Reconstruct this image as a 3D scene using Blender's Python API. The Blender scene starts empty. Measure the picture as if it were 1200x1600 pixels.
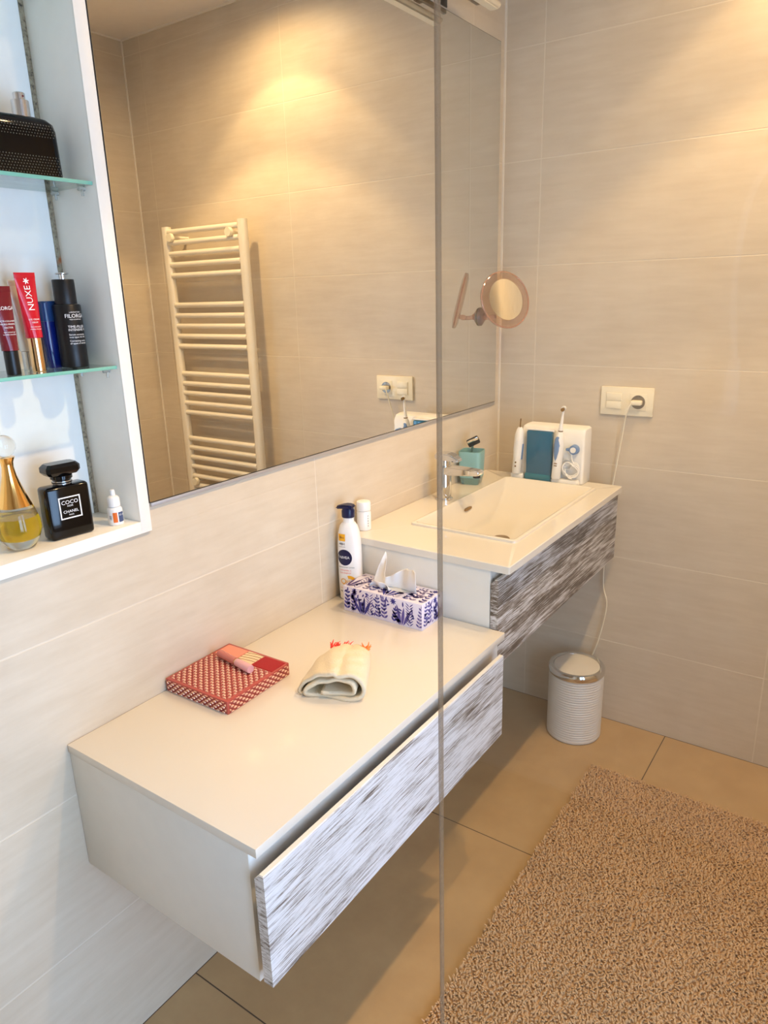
import bpy, bmesh, math, random
from mathutils import Vector, Matrix
random.seed(7)
PI = math.pi
S = bpy.context.scene
COL = S.collection

# ------------------------------------------------------------------ camera
RC = [(0.8205678604, 0.5708972793, -0.0272888793),
      (0.1440917476, -0.2528385354, -0.9567184765),
      (-0.5530876555, 0.7811203310, -0.2897327627)]
CAMPOS = Vector((1.0738, -2.1993, 1.4218))
cd = bpy.data.cameras.new('camera'); cam = bpy.data.objects.new('camera', cd); COL.objects.link(cam)
r, d, f = (Vector(v) for v in RC)
M = Matrix((r, -d, -f)).transposed().to_4x4(); M.translation = CAMPOS
cam.matrix_world = M
cd.sensor_fit = 'VERTICAL'; cd.sensor_height = 24.0; cd.lens = 1125.294 / 1600 * 24.0
cd.clip_start = 0.02
S.camera = cam

# ------------------------------------------------------------------ world, light, exposure
W_ROOM, H_ROOM, Y_FRONT = 1.758, 2.455, -3.00
WINS = [(-2.36, -1.76, 0.25, 1.80), (-1.66, -1.30, 0.25, 1.80)]          # windows in the right wall: y0, y1, z0, z1
wd = bpy.data.worlds.new('sky'); S.world = wd; wd.use_nodes = True
bg = wd.node_tree.nodes['Background']
bg.inputs[0].default_value = (0.43, 0.65, 1.0, 1); bg.inputs[1].default_value = 13.0
for wn_, w_ in zip(('window_right_shower_offscreen', 'window_right_room_offscreen'), WINS):
    pl = bpy.data.lights.new(wn_, 'AREA'); pl.shape = 'RECTANGLE'
    pl.size = w_[1] - w_[0]; pl.size_y = w_[3] - w_[2]; pl.cycles.is_portal = True
    po = bpy.data.objects.new(wn_, pl); COL.objects.link(po)
    po.location = (W_ROOM + 0.115, (w_[0] + w_[1]) / 2, (w_[2] + w_[3]) / 2)
    po.rotation_euler = Matrix(((0, 0, 1), (1, 0, 0), (0, 1, 0))).to_euler()   # -Z of the lamp to -X of the room
S.view_settings.view_transform = 'Standard'; S.view_settings.look = 'None'
S.view_settings.gamma = 1.0; S.view_settings.use_curve_mapping = False
S.view_settings.exposure = 0.0
SPOTS = [(0.86, -0.27, 13), (0.95, -0.55, 35), (0.95, -1.22, 41)]
SPOT_COL = (1.0, 0.68, 0.345)
SPILL = 9.0
SPOT_ANGLE = 100

# ------------------------------------------------------------------ materials
def lin(c):
    o = []
    for v in c:
        v = v / 255.0
        o.append(v / 12.92 if v <= 0.04045 else ((v + 0.055) / 1.055) ** 2.4)
    return (o[0], o[1], o[2], 1.0)
def mat(name, col, rough=0.5, metal=0.0, spec=0.5, coat=0.0, trans=0.0, ior=1.45, alpha=1.0, emit=None, bump=None, var=None, crough=0.05):
    """principled material; bump=(scale, strength), var=(scale, amount): noise on the colour"""
    m = bpy.data.materials.new(name); m.use_nodes = True
    nt = m.node_tree; b = nt.nodes['Principled BSDF']
    b.inputs['Base Color'].default_value = lin(col); b.inputs['Roughness'].default_value = rough
    b.inputs['Metallic'].default_value = metal; b.inputs['Specular IOR Level'].default_value = spec
    b.inputs['Coat Weight'].default_value = coat; b.inputs['Coat Roughness'].default_value = crough
    b.inputs['Transmission Weight'].default_value = trans; b.inputs['IOR'].default_value = ior
    b.inputs['Alpha'].default_value = alpha
    if emit: b.inputs['Emission Color'].default_value = lin(emit[0]); b.inputs['Emission Strength'].default_value = emit[1]
    sc = (var or (30.0, 0.04))
    g = nt.nodes.new('ShaderNodeNewGeometry')
    n = nt.nodes.new('ShaderNodeTexNoise'); n.inputs['Scale'].default_value = sc[0]; n.inputs['Detail'].default_value = 4
    nt.links.new(g.outputs['Position'], n.inputs['Vector'])
    mr = nt.nodes.new('ShaderNodeMapRange'); mr.inputs['To Min'].default_value = 1 - sc[1]; mr.inputs['To Max'].default_value = 1 + sc[1]
    nt.links.new(n.outputs[0], mr.inputs['Value'])
    mx = nt.nodes.new('ShaderNodeVectorMath'); mx.operation = 'SCALE'; mx.inputs[0].default_value = lin(col)[:3]
    nt.links.new(mr.outputs[0], mx.inputs['Scale']); nt.links.new(mx.outputs[0], b.inputs['Base Color'])
    if bump:
        n2 = nt.nodes.new('ShaderNodeTexNoise'); n2.inputs['Scale'].default_value = bump[0]; n2.inputs['Detail'].default_value = 3
        nt.links.new(g.outputs['Position'], n2.inputs['Vector'])
        bp = nt.nodes.new('ShaderNodeBump'); bp.inputs['Strength'].default_value = bump[1]; bp.inputs['Distance'].default_value = 0.002
        nt.links.new(n2.outputs[0], bp.inputs['Height']); nt.links.new(bp.outputs[0], b.inputs['Normal'])
    return m
def node_mat(name):
    m = bpy.data.materials.new(name); m.use_nodes = True
    return m, m.node_tree, m.node_tree.nodes['Principled BSDF']
def ramp(nt, src, stops):
    r_ = nt.nodes.new('ShaderNodeValToRGB'); el = r_.color_ramp.elements
    while len(el) < len(stops): el.new(0.5)
    for e, (p, c) in zip(el, stops): e.position = p; e.color = lin(c)
    nt.links.new(src, r_.inputs[0]); return r_.outputs[0]
def noise(nt, vec, scale, detail=4, rough=0.55):
    n = nt.nodes.new('ShaderNodeTexNoise'); n.inputs['Scale'].default_value = scale
    n.inputs['Detail'].default_value = detail; n.inputs['Roughness'].default_value = rough
    nt.links.new(vec, n.inputs['Vector']); return n.outputs[0]
def mapping(nt, src, scale):
    mp = nt.nodes.new('ShaderNodeMapping'); mp.inputs['Scale'].default_value = scale
    nt.links.new(src, mp.inputs['Vector']); return mp.outputs[0]
def math_(nt, op, a, b):
    n = nt.nodes.new('ShaderNodeMath'); n.operation = op
    for i, v in enumerate((a, b)):
        if isinstance(v, (int, float)): n.inputs[i].default_value = v
        else: nt.links.new(v, n.inputs[i])
    return n.outputs[0]
def tile_mat(name, c0, c1, c2, rough, streak=(2.5, 2.5, 34), patch=5.0, bumps=0.12):
    m, nt, b = node_mat(name)
    g = nt.nodes.new('ShaderNodeNewGeometry').outputs['Position']
    a = noise(nt, mapping(nt, g, streak), 3.0, 6, 0.62)
    p = noise(nt, g, patch, 5, 0.6)
    v = math_(nt, 'ADD', math_(nt, 'MULTIPLY', a, 0.55), math_(nt, 'MULTIPLY', p, 0.45))
    nt.links.new(ramp(nt, v, [(0.36, c0), (0.5, c1), (0.64, c2)]), b.inputs['Base Color'])
    b.inputs['Roughness'].default_value = rough; b.inputs['Specular IOR Level'].default_value = 0.35
    bp = nt.nodes.new('ShaderNodeBump'); bp.inputs['Strength'].default_value = bumps; bp.inputs['Distance'].default_value = 0.002
    nt.links.new(a, bp.inputs['Height']); nt.links.new(bp.outputs[0], b.inputs['Normal'])
    return m
def wood_mat(name, wear, pale=((196, 192, 188), (230, 229, 230))):
    m, nt, b = node_mat(name)
    tc = nt.nodes.new('ShaderNodeNewGeometry').outputs['Position']
    fine = noise(nt, mapping(nt, tc, (60, 11, 430)), 1.0, 5, 0.8)
    mid = noise(nt, mapping(nt, tc, (30, 7, 150)), 1.0, 5, 0.75)
    patch = noise(nt, mapping(nt, tc, (8, 4.2, 26)), 1.0, 5, 0.7)
    v = math_(nt, 'ADD', math_(nt, 'MULTIPLY', fine, 0.72), math_(nt, 'MULTIPLY', mid, 0.30))
    v = math_(nt, 'ADD', v, math_(nt, 'MULTIPLY', patch, 0.38))
    v = math_(nt, 'SUBTRACT', v, wear)
    col = ramp(nt, v, [(0.45, (74, 62, 52)), (0.505, (122, 108, 95)), (0.555, pale[0]), (0.63, pale[1])])
    nt.links.new(col, b.inputs['Base Color']); b.inputs['Roughness'].default_value = 0.55
    bp = nt.nodes.new('ShaderNodeBump'); bp.inputs['Strength'].default_value = 0.45; bp.inputs['Distance'].default_value = 0.002
    nt.links.new(v, bp.inputs['Height']); nt.links.new(bp.outputs[0], b.inputs['Normal'])
    return m
def pane_mat(name, tint, refl=1.0, rough=0.0, ior=1.5):
    """clear sheet glass: see-through with a fresnel reflection"""
    m = bpy.data.materials.new(name); m.use_nodes = True; nt = m.node_tree
    nt.nodes.remove(nt.nodes['Principled BSDF']); out = nt.nodes['Material Output']
    t = nt.nodes.new('ShaderNodeBsdfTransparent'); t.inputs[0].default_value = tint
    gl = nt.nodes.new('ShaderNodeBsdfGlossy'); gl.inputs['Roughness'].default_value = rough
    lw_ = nt.nodes.new('ShaderNodeLayerWeight'); lw_.inputs['Blend'].default_value = 0.5
    mx = nt.nodes.new('ShaderNodeMixShader')
    k = math_(nt, 'POWER', lw_.outputs['Facing'], 5.0)                     # Schlick's fresnel
    k = math_(nt, 'MULTIPLY', math_(nt, 'ADD', math_(nt, 'MULTIPLY', k, 0.96), 0.04), refl)
    nt.links.new(k, mx.inputs[0]); nt.links.new(t.outputs[0], mx.inputs[1]); nt.links.new(gl.outputs[0], mx.inputs[2])
    nt.links.new(mx.outputs[0], out.inputs[0]); return m

MT = {}
MT['tile'] = tile_mat('wall_tile', (206, 192, 170), (212, 199, 178), (218, 206, 186), 0.42, (2.0, 2.0, 16), 6.0, 0.04)
MT['floor'] = tile_mat('floor_tile', (179, 149, 108), (185, 155, 113), (191, 161, 118), 0.34, (3, 3, 3), 7.0, 0.05)
MT['grout'] = mat('grout', (224, 213, 194), 0.8)
MT['fgrout'] = mat('floor_grout', (92, 76, 60), 0.85)
MT['ceil'] = mat('ceiling_paint', (236, 230, 222), 0.8)
MT['caulk'] = mat('caulk', (238, 230, 216), 0.5)
MT['white'] = mat('white_lacquer', (240, 237, 230), 0.28, coat=0.3)
MT['top'] = mat('gloss_worktop', (228, 220, 206), 0.30, coat=0.35, crough=0.12, var=(8, 0.01))
MT['side'] = mat('cabinet_white', (230, 226, 216), 0.35)
MT['ceramic'] = mat('basin_ceramic', (232, 225, 211), 0.2, coat=0.6, crough=0.05, var=(8, 0.01))
MT['frame'] = mat('cabinet_frame_white', (248, 245, 236), 0.35)
MT['back'] = mat('cabinet_back_white', (248, 245, 236), 0.3)
MT['inner'] = mat('cabinet_inner_white', (248, 245, 236), 0.35)
MT['wood'] = wood_mat('distressed_wood', 0.11)
MT['wood2'] = wood_mat('distressed_wood_worn', 0.18)
MT['mirror'] = mat('mirror_silver', (236, 236, 232), 0.0, metal=1.0, var=(1, 0.0))
MT['mirror_edge'] = mat('mirror_edge', (58, 52, 46), 0.4)
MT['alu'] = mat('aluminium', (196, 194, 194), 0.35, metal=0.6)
MT['chrome'] = mat('chrome', (225, 225, 225), 0.06, metal=1.0, var=(5, 0.0))
MT['black'] = mat('black_plastic', (16, 16, 17), 0.35)
MT['blackgloss'] = mat('black_glass', (6, 6, 8), 0.10, spec=0.35, coat=0.15)
MT['stud'] = mat('dark_stud', (176, 168, 156), 0.25, metal=0.7)
MT['blackmatte'] = mat('black_satin', (17, 17, 19), 0.38)
MT['glass'] = pane_mat('shower_glass', (0.965, 0.97, 0.965, 1), 1.25)
MT['glassedge'] = mat('glass_edge', (150, 124, 98), 0.6, spec=0.2, alpha=0.5)
MT['winpane'] = pane_mat('window_glass', (0.97, 0.98, 0.98, 1), 1.0)
MT['shelf'] = pane_mat('shelf_glass', (0.86, 0.94, 0.91, 1), 1.2)
MT['shelfedge'] = mat('shelf_glass_edge', (128, 196, 178), 0.12, coat=0.5)
MT['clip'] = mat('clear_clip', (222, 222, 214), 0.1, trans=0.7)
MT['rad'] = mat('radiator_enamel', (240, 232, 214), 0.3, coat=0.3)
MT['cream'] = mat('cream_plastic', (240, 232, 208), 0.3)
MT['plastic'] = mat('white_plastic', (240, 238, 232), 0.3)
MT['teal'] = mat('teal_tank', (16, 92, 124), 0.18, coat=0.4)
MT['tealclear'] = mat('teal_tank_base', (60, 150, 170), 0.1, trans=0.4)
MT['bluegrey'] = mat('blue_grip', (112, 142, 184), 0.4)
MT['cup'] = mat('aqua_cup', (150, 204, 208), 0.35, trans=0.25)
MT['cupbase'] = mat('aqua_clear', (150, 205, 212), 0.08, trans=0.75)
MT['pinkclear'] = mat('pink_clear', (246, 214, 196), 0.06, trans=0.75)
MT['pinkring'] = pane_mat('pink_clear_ring', (0.93, 0.83, 0.78, 1), 2.0, 0.05)
MT['bin'] = mat('bin_white', (226, 222, 214), 0.35)
MT['binlid'] = mat('bin_lid', (226, 222, 214), 0.4)
MT['rug'] = mat('rug_pile', (206, 170, 128), 0.95, spec=0.1, var=(9, 0.10))
MT['rugbase'] = mat('rug_backing', (206, 170, 128), 0.95)
MT['towel'] = mat('towel_cotton', (238, 222, 192), 0.95, spec=0.1, bump=(420, 0.9), var=(40, 0.06))
MT['red_tassel'] = mat('red_thread', (246, 70, 62), 0.8)
MT['orange_tassel'] = mat('orange_thread', (250, 140, 70), 0.8)
MT['carton'] = mat('tissue_carton', (228, 220, 232), 0.45)
MT['indigo'] = mat('indigo_print', (62, 58, 142), 0.45, var=(300, 0.15))
MT['violet'] = mat('violet_print', (96, 84, 158), 0.45, var=(300, 0.15))
MT['plum'] = mat('plum_print', (78, 58, 110), 0.45, var=(300, 0.15))
MT['paper'] = mat('tissue_paper', (250, 246, 240), 0.9, spec=0.1)
MT['film'] = mat('slot_film', (226, 222, 214), 0.3)
MT['lotion'] = mat('lotion_white', (246, 244, 240), 0.28, coat=0.2)
MT['navy'] = mat('navy', (14, 22, 66), 0.3)
MT['gold_label'] = mat('yellow_label', (246, 180, 40), 0.4)
MT['orange_print'] = mat('orange_print', (238, 130, 96), 0.5)
MT['white_print'] = mat('white_print', (250, 250, 250), 0.5)
MT['black_print'] = mat('black_print', (24, 24, 30), 0.5)
MT['gold_print'] = mat('gold_print', (240, 176, 50), 0.45)
MT['blue_print'] = mat('slate_print', (70, 84, 120), 0.5)
MT['orange_label'] = mat('orange_label', (232, 110, 24), 0.5)
MT['redtube'] = mat('red_tube', (206, 14, 40), 0.22, coat=0.4)
MT['winetube'] = mat('wine_tube', (112, 14, 32), 0.24, coat=0.4)
MT['silvertube'] = mat('pearl_tube', (226, 220, 210), 0.25, metal=0.3)
MT['gold'] = mat('rose_gold', (232, 190, 140), 0.12, metal=1.0)
MT['goldneck'] = mat('gold_neck', (236, 186, 110), 0.16, metal=1.0)
MT['silver'] = mat('silver', (210, 208, 206), 0.25, metal=0.9)
MT['bluebottle'] = mat('blue_glass', (8, 26, 96), 0.08, coat=0.6)
MT['bluetop'] = mat('blue_glass_top', (40, 74, 130), 0.1, trans=0.35)
MT['perfglass'] = mat('clear_glass', (252, 252, 250), 0.0, trans=1.0, ior=1.3, var=(1, 0))
MT['perfume'] = mat('golden_perfume', (236, 200, 60), 0.0, trans=0.85, ior=1.33, var=(1, 0))
MT['acrylic'] = pane_mat('clear_acrylic', (0.86, 0.87, 0.87, 1), 1.6)
MT['rose'] = mat('rose_metal', (186, 84, 74), 0.35, metal=0.2, coat=0.3)
MT['rosescale'] = mat('rose_gold_scale', (250, 202, 172), 0.25, metal=0.25, coat=0.4)
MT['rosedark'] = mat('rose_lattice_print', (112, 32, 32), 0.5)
MT['salmon'] = mat('salmon_panel', (240, 150, 124), 0.4)
MT['stripe'] = mat('cream_panel', (236, 206, 166), 0.4)
MT['crimson'] = mat('crimson_panel', (168, 14, 24), 0.55, bump=(900, 0.5))
MT['gloss_tube'] = mat('lip_gloss_pink', (196, 112, 100), 0.12, coat=0.6)
MT['gloss_cap'] = mat('lip_gloss_cap', (226, 168, 168), 0.18, coat=0.5)
MT['door'] = mat('upvc_white', (238, 238, 236), 0.35)
MT['lampbar'] = mat('lamp_bar', (232, 220, 196), 0.35)
MT['steel'] = mat('brushed_steel', (150, 140, 126), 0.35, metal=0.8)
MT['lens'] = mat('downlight_lens', (255, 240, 214), 0.3, emit=((255, 222, 170), 4.0))
MT['steelc'] = mat('dark_brass', (150, 120, 70), 0.25, metal=0.9)
MT['hose'] = mat('hose_white', (236, 236, 236), 0.3)
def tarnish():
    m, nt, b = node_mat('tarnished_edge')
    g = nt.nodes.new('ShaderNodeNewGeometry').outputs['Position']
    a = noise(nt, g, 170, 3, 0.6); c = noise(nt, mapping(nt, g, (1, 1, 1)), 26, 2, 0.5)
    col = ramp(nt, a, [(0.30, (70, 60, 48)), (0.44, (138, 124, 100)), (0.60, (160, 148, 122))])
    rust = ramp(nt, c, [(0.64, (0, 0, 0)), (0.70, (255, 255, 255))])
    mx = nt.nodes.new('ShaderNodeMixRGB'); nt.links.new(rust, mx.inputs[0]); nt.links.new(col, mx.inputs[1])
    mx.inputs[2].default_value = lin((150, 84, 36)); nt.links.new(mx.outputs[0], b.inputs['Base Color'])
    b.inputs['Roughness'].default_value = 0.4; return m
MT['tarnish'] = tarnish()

# ------------------------------------------------------------------ mesh helpers
def box(bm, x0, x1, y0, y1, z0, z1, bev=0.0, seg=2):
    vs = [bm.verts.new(p) for p in ((x0, y0, z0), (x1, y0, z0), (x1, y1, z0), (x0, y1, z0), (x0, y0, z1), (x1, y0, z1), (x1, y1, z1), (x0, y1, z1))]
    fs = [bm.faces.new([vs[i] for i in q]) for q in ((3, 2, 1, 0), (4, 5, 6, 7), (0, 1, 5, 4), (1, 2, 6, 5), (2, 3, 7, 6), (3, 0, 4, 7))]
    if bev:
        es = list({e for f_ in fs for e in f_.edges})
        bmesh.ops.bevel(bm, geom=es, offset=bev, segments=seg, affect='EDGES', profile=0.5)
    return bm
def B(*a, **k): return box(bmesh.new(), *a, **k)
def loft(bm, rings, cap0=True, cap1=True):
    vr = [[bm.verts.new(p) for p in rg] for rg in rings]
    n = len(vr[0])
    for a, b in zip(vr, vr[1:]):
        for i in range(n):
            j = (i + 1) % n
            bm.faces.new((a[i], a[j], b[j], b[i]))
    if cap0: bm.faces.new(vr[0][::-1])
    if cap1: bm.faces.new(vr[-1])
    return bm
def lathe(bm, prof, c=(0, 0), n=28, sx=1.0, sy=1.0, cap0=True, cap1=True):
    return loft(bm, [[(c[0] + r_ * sx * math.cos(2 * PI * i / n), c[1] + r_ * sy * math.sin(2 * PI * i / n), z) for i in range(n)] for r_, z in prof], cap0, cap1)
def L(prof, **k): return lathe(bmesh.new(), prof, **k)
def rrect(x0, x1, y0, y1, r_, z, k=5):
    pts = []
    for cx, cy, a0 in ((x1 - r_, y1 - r_, 0), (x0 + r_, y1 - r_, PI / 2), (x0 + r_, y0 + r_, PI), (x1 - r_, y0 + r_, 1.5 * PI)):
        for i in range(k + 1):
            a = a0 + PI / 2 * i / k
            pts.append((cx + r_ * math.cos(a), cy + r_ * math.sin(a), z))
    return pts
def tube(bm, pts, rad, n=8, caps=True):
    pts = [Vector(p) for p in pts]; rings = []
    up = None
    for i, p in enumerate(pts):
        t = (pts[min(i + 1, len(pts) - 1)] - pts[max(i - 1, 0)]).normalized()
        if up is None: up = Vector((0, 0, 1)) if abs(t.z) < 0.9 else Vector((1, 0, 0))
        a = t.cross(up).normalized(); b = a.cross(t).normalized(); up = b
        rr = rad[i] if isinstance(rad, (list, tuple)) else rad
        rings.append([p + a * rr * math.cos(2 * PI * k / n) + b * rr * math.sin(2 * PI * k / n) for k in range(n)])
    return loft(bm, rings, caps, caps)
def T(pts, rad, n=8): return tube(bmesh.new(), pts, rad, n)
def smooth_path(pts, m=6):
    pts = [Vector(p) for p in pts]; out = []
    P = [pts[0]] + pts + [pts[-1]]
    for i in range(1, len(P) - 2):
        for s in range(m):
            t = s / m
            a, b, c, d_ = P[i - 1], P[i], P[i + 1], P[i + 2]
            out.append(0.5 * ((2 * b) + (c - a) * t + (2 * a - 5 * b + 4 * c - d_) * t * t + (3 * b - a - 3 * c + d_) * t ** 3))
    out.append(pts[-1]); return out
def obj(name, bm, m, parent=None, kind=None, smooth=True, loc=None, rot=None, ang=35):
    me = bpy.data.meshes.new(name)
    bmesh.ops.recalc_face_normals(bm, faces=bm.faces[:])
    bm.to_mesh(me); bm.free()
    if smooth:
        me.polygons.foreach_set('use_smooth', [True] * len(me.polygons))
        me.set_sharp_from_angle(angle=math.radians(ang))
    me.materials.append(MT[m] if isinstance(m, str) else m)
    o = bpy.data.objects.new(name, me); COL.objects.link(o)
    if parent: o.parent = parent
    if kind: o['kind'] = kind
    if loc: o.location = loc
    if rot: o.rotation_euler = rot
    return o
def pymesh(name, verts, faces, m, parent=None, kind=None, smooth=False):
    me = bpy.data.meshes.new(name); me.from_pydata(verts, [], faces); me.update()
    if smooth: me.polygons.foreach_set('use_smooth', [True] * len(me.polygons))
    me.materials.append(MT[m] if isinstance(m, str) else m)
    o = bpy.data.objects.new(name, me); COL.objects.link(o)
    if parent: o.parent = parent
    if kind: o['kind'] = kind
    return o
def tag(o, label, cat, group=None):
    o['label'] = label; o['category'] = cat
    if group: o['group'] = group
    return o
def thing(name, label, cat, loc=(0, 0, 0), rotz=0.0, group=None):
    o = bpy.data.objects.new(name, None); COL.objects.link(o); o.empty_display_size = 0.02
    o.location = loc; o.rotation_euler = (0, 0, rotz)
    return tag(o, label, cat, group)
_txt = {}
def text_geo(body, size, align='CENTER', space=1.0):
    key = (body, size, align, space)
    if key in _txt: return _txt[key]
    cu = bpy.data.curves.new('t', 'FONT'); cu.body = body; cu.size = size; cu.align_x = align; cu.align_y = 'CENTER'
    cu.resolution_u = 2; cu.space_character = space
    o = bpy.data.objects.new('t', cu); COL.objects.link(o)
    dg = bpy.context.evaluated_depsgraph_get(); me = o.evaluated_get(dg).to_mesh()
    vs = [tuple(v.co) for v in me.vertices]; fs = [tuple(p.vertices) for p in me.polygons]
    o.evaluated_get(dg).to_mesh_clear(); bpy.data.objects.remove(o); bpy.data.curves.remove(cu)
    _txt[key] = (vs, fs); return vs, fs
def lettering(lines, fmap, m, parent, name='lettering'):
    """lines: (text, size, u, v[, align]) laid on a surface by fmap(u, v)"""
    V, F = [], []
    for ln in lines:
        t, s, u, v = ln[:4]; al = ln[4] if len(ln) > 4 else 'CENTER'
        vs, fs = text_geo(t, s, al)
        o = len(V); V += [fmap(u + a[0], v + a[1]) for a in vs]; F += [tuple(i + o for i in q) for q in fs]
    return pymesh(name, V, F, m, parent)
def cyl_x(r_, off=0.0004): return lambda u, v: ((r_ + off) * math.cos(u / r_), (r_ + off) * math.sin(u / r_), v)

# ------------------------------------------------------------------ room shell
GW = 0.0030                      # grout width
TILE_W, TILE_H = 0.762, 0.300
def struct(name, bm, m): return obj(name, bm, m, kind='structure', smooth=False)
_tm = {}
def tile(w, h, m, parent, M4):
    key = (round(w, 4), round(h, 4), m)
    if key not in _tm:
        bm = bmesh.new(); box(bm, -w / 2, w / 2, -h / 2, h / 2, -0.008, 0.0)
        es = [e for e in bm.edges if all(abs(v.co.z) < 1e-6 for v in e.verts)]
        bmesh.ops.bevel(bm, geom=es, offset=0.0004, segments=1, affect='EDGES')
        bmesh.ops.recalc_face_normals(bm, faces=bm.faces[:])
        me = bpy.data.meshes.new('tile'); bm.to_mesh(me); bm.free(); me.materials.append(MT[m]); _tm[key] = me
    o = bpy.data.objects.new('tile', _tm[key]); COL.objects.link(o); o.parent = parent; o.matrix_local = M4
    return o
def frame_m(origin, u, v):
    u, v = Vector(u), Vector(v); n = u.cross(v)
    m = Matrix((u, v, n)).transposed().to_4x4(); m.translation = Vector(origin); return m
def clip_rects(rc, hole):
    a0, a1, b0, b1 = rc; h0, h1, k0, k1 = hole
    if h1 <= a0 or h0 >= a1 or k1 <= b0 or k0 >= b1: return [rc]
    out = []
    if k0 > b0: out.append((a0, a1, b0, k0))
    if k1 < b1: out.append((a0, a1, k1, b1))
    lo, hi = max(b0, k0), min(b1, k1)
    if h0 > a0: out.append((a0, h0, lo, hi))
    if h1 < a1: out.append((h1, a1, lo, hi))
    return out
def tiling(parent, origin, u, v, us, vs, m, hole=None):
    """tiles between joint lines us x vs on the plane origin + a*u + b*v"""
    o, U, V = Vector(origin), Vector(u), Vector(v)
    for a0, a1 in zip(us, us[1:]):
        for b0, b1 in zip(vs, vs[1:]):
            rc = (a0 + GW / 2, a1 - GW / 2, b0 + GW / 2, b1 - GW / 2)
            for q in (clip_rects(rc, hole) if hole else [rc]):
                w, h = q[1] - q[0], q[3] - q[2]
                if w < 0.006 or h < 0.006: continue
                tile(w, h, m, parent, frame_m(o + U * (q[0] + w / 2) + V * (q[2] + h / 2), u, v))
NICHE = (-1.93, -1.4225, 1.0205, 2.111)
zs = [0.0] + [0.293 + 0.3 * i for i in range(8)] + [H_ROOM]
DG = 0.0005                       # depth of the joints
# left wall (vanity wall)
bm = bmesh.new(); y0, y1 = Y_FRONT - 0.1, 0.1
box(bm, -0.2, -DG, y0, NICHE[0], 0, H_ROOM); box(bm, -0.2, -DG, NICHE[1], y1, 0, H_ROOM)
box(bm, -0.2, -DG, NICHE[0], NICHE[1], 0, NICHE[2]); box(bm, -0.2, -DG, NICHE[0], NICHE[1], NICHE[3], H_ROOM)
box(bm, -0.2, -0.14, NICHE[0], NICHE[1], NICHE[2], NICHE[3])
wl = struct('wall_left', bm, 'grout')
jy = [-0.0, -0.193, -0.955, -2.180, -3.0]
tiling(wl, (0, 0, 0), (0, 1, 0), (0, 0, 1), sorted(jy), zs, 'tile', NICHE)
# back wall
wb = struct('wall_back', B(-0.2, W_ROOM + 0.2, DG, 0.2, 0, H_ROOM), 'grout')
tiling(wb, (0, 0, 0), (1, 0, 0), (0, 0, 1), [0, 0.125, 0.887, 1.649, W_ROOM], zs, 'tile')
# right wall with the window opening
bm = bmesh.new(); x0, x1 = W_ROOM + DG, W_ROOM + 0.22
box(bm, x0, x1, y0, WINS[0][0], 0, H_ROOM); box(bm, x0, x1, WINS[0][1], WINS[1][0], 0, H_ROOM); box(bm, x0, x1, WINS[1][1], y1, 0, H_ROOM)
for w_ in WINS: box(bm, x0, x1, w_[0], w_[1], 0, w_[2]); box(bm, x0, x1, w_[0], w_[1], w_[3], H_ROOM)
wr = struct('wall_right', bm, 'grout')
tiling(wr, (W_ROOM, 0, 0), (0, -1, 0), (0, 0, 1), [0, 0.14, 0.902, 1.70], zs, 'tile', (-WINS[1][1], -WINS[1][0], WINS[1][2], WINS[1][3]))
tiling(wr, (W_ROOM, 0, 0), (0, -1, 0), (0, 0, 1), [1.70, 2.426, 3.0], zs, 'tile', (-WINS[0][1], -WINS[0][0], WINS[0][2], WINS[0][3]))
wf = struct('wall_front', B(-0.2, W_ROOM + 0.2, Y_FRONT - 0.2, Y_FRONT - DG, 0, H_ROOM), 'grout')
tiling(wf, (W_ROOM, Y_FRONT, 0), (-1, 0, 0), (0, 0, 1), [0, 0.40, 1.16, W_ROOM], zs, 'tile')
fl = struct('floor', B(-0.2, W_ROOM + 0.2, Y_FRONT - 0.2, 0.2, -0.15, -DG), 'fgrout')
tiling(fl, (0, 0, 0), (1, 0, 0), (0, 1, 0), [0, 0.627, 1.352, W_ROOM], [-3.0, -2.176, -1.452, -0.728, 0.0], 'floor')
struct('ceiling', B(-0.2, W_ROOM + 0.2, Y_FRONT - 0.2, 0.2, H_ROOM, H_ROOM + 0.15), 'ceil')
def bead(name, bm): return struct(name, bm, 'caulk')
bead('trim_1', B(0.0, 0.005, -0.005, 0.0, 0, H_ROOM))
bead('trim_2', B(W_ROOM - 0.005, W_ROOM, -0.005, 0.0, 0, H_ROOM))
bead('trim_3', B(0.005, W_ROOM - 0.005, -0.006, 0.0, H_ROOM - 0.006, H_ROOM))
bead('trim_4', B(W_ROOM - 0.006, W_ROOM, Y_FRONT, -0.006, H_ROOM - 0.006, H_ROOM))
# window in the right wall
wx0, wx1, fw = W_ROOM + 0.05, W_ROOM + 0.11, 0.04
for i, w_ in enumerate(WINS):
    win = bpy.data.objects.new('window_%d' % (i + 1), None); COL.objects.link(win); win['kind'] = 'structure'
    bm = bmesh.new()
    box(bm, wx0, wx1, w_[0], w_[1], w_[2], w_[2] + fw, 0.004); box(bm, wx0, wx1, w_[0], w_[1], w_[3] - fw, w_[3], 0.004)
    box(bm, wx0, wx1, w_[0], w_[0] + fw, w_[2] + fw, w_[3] - fw, 0.004); box(bm, wx0, wx1, w_[1] - fw, w_[1], w_[2] + fw, w_[3] - fw, 0.004)
    obj('window_frame', bm, 'door', win)
    obj('window_pane', B(wx0 + 0.02, wx0 + 0.026, w_[0] + fw, w_[1] - fw, w_[2] + fw, w_[3] - fw), 'winpane', win, smooth=False)
    obj('window_sill', B(W_ROOM - 0.015, wx0, w_[0], w_[1], w_[2] - 0.0005, w_[2] + 0.016, 0.003), 'door', win)

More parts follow.
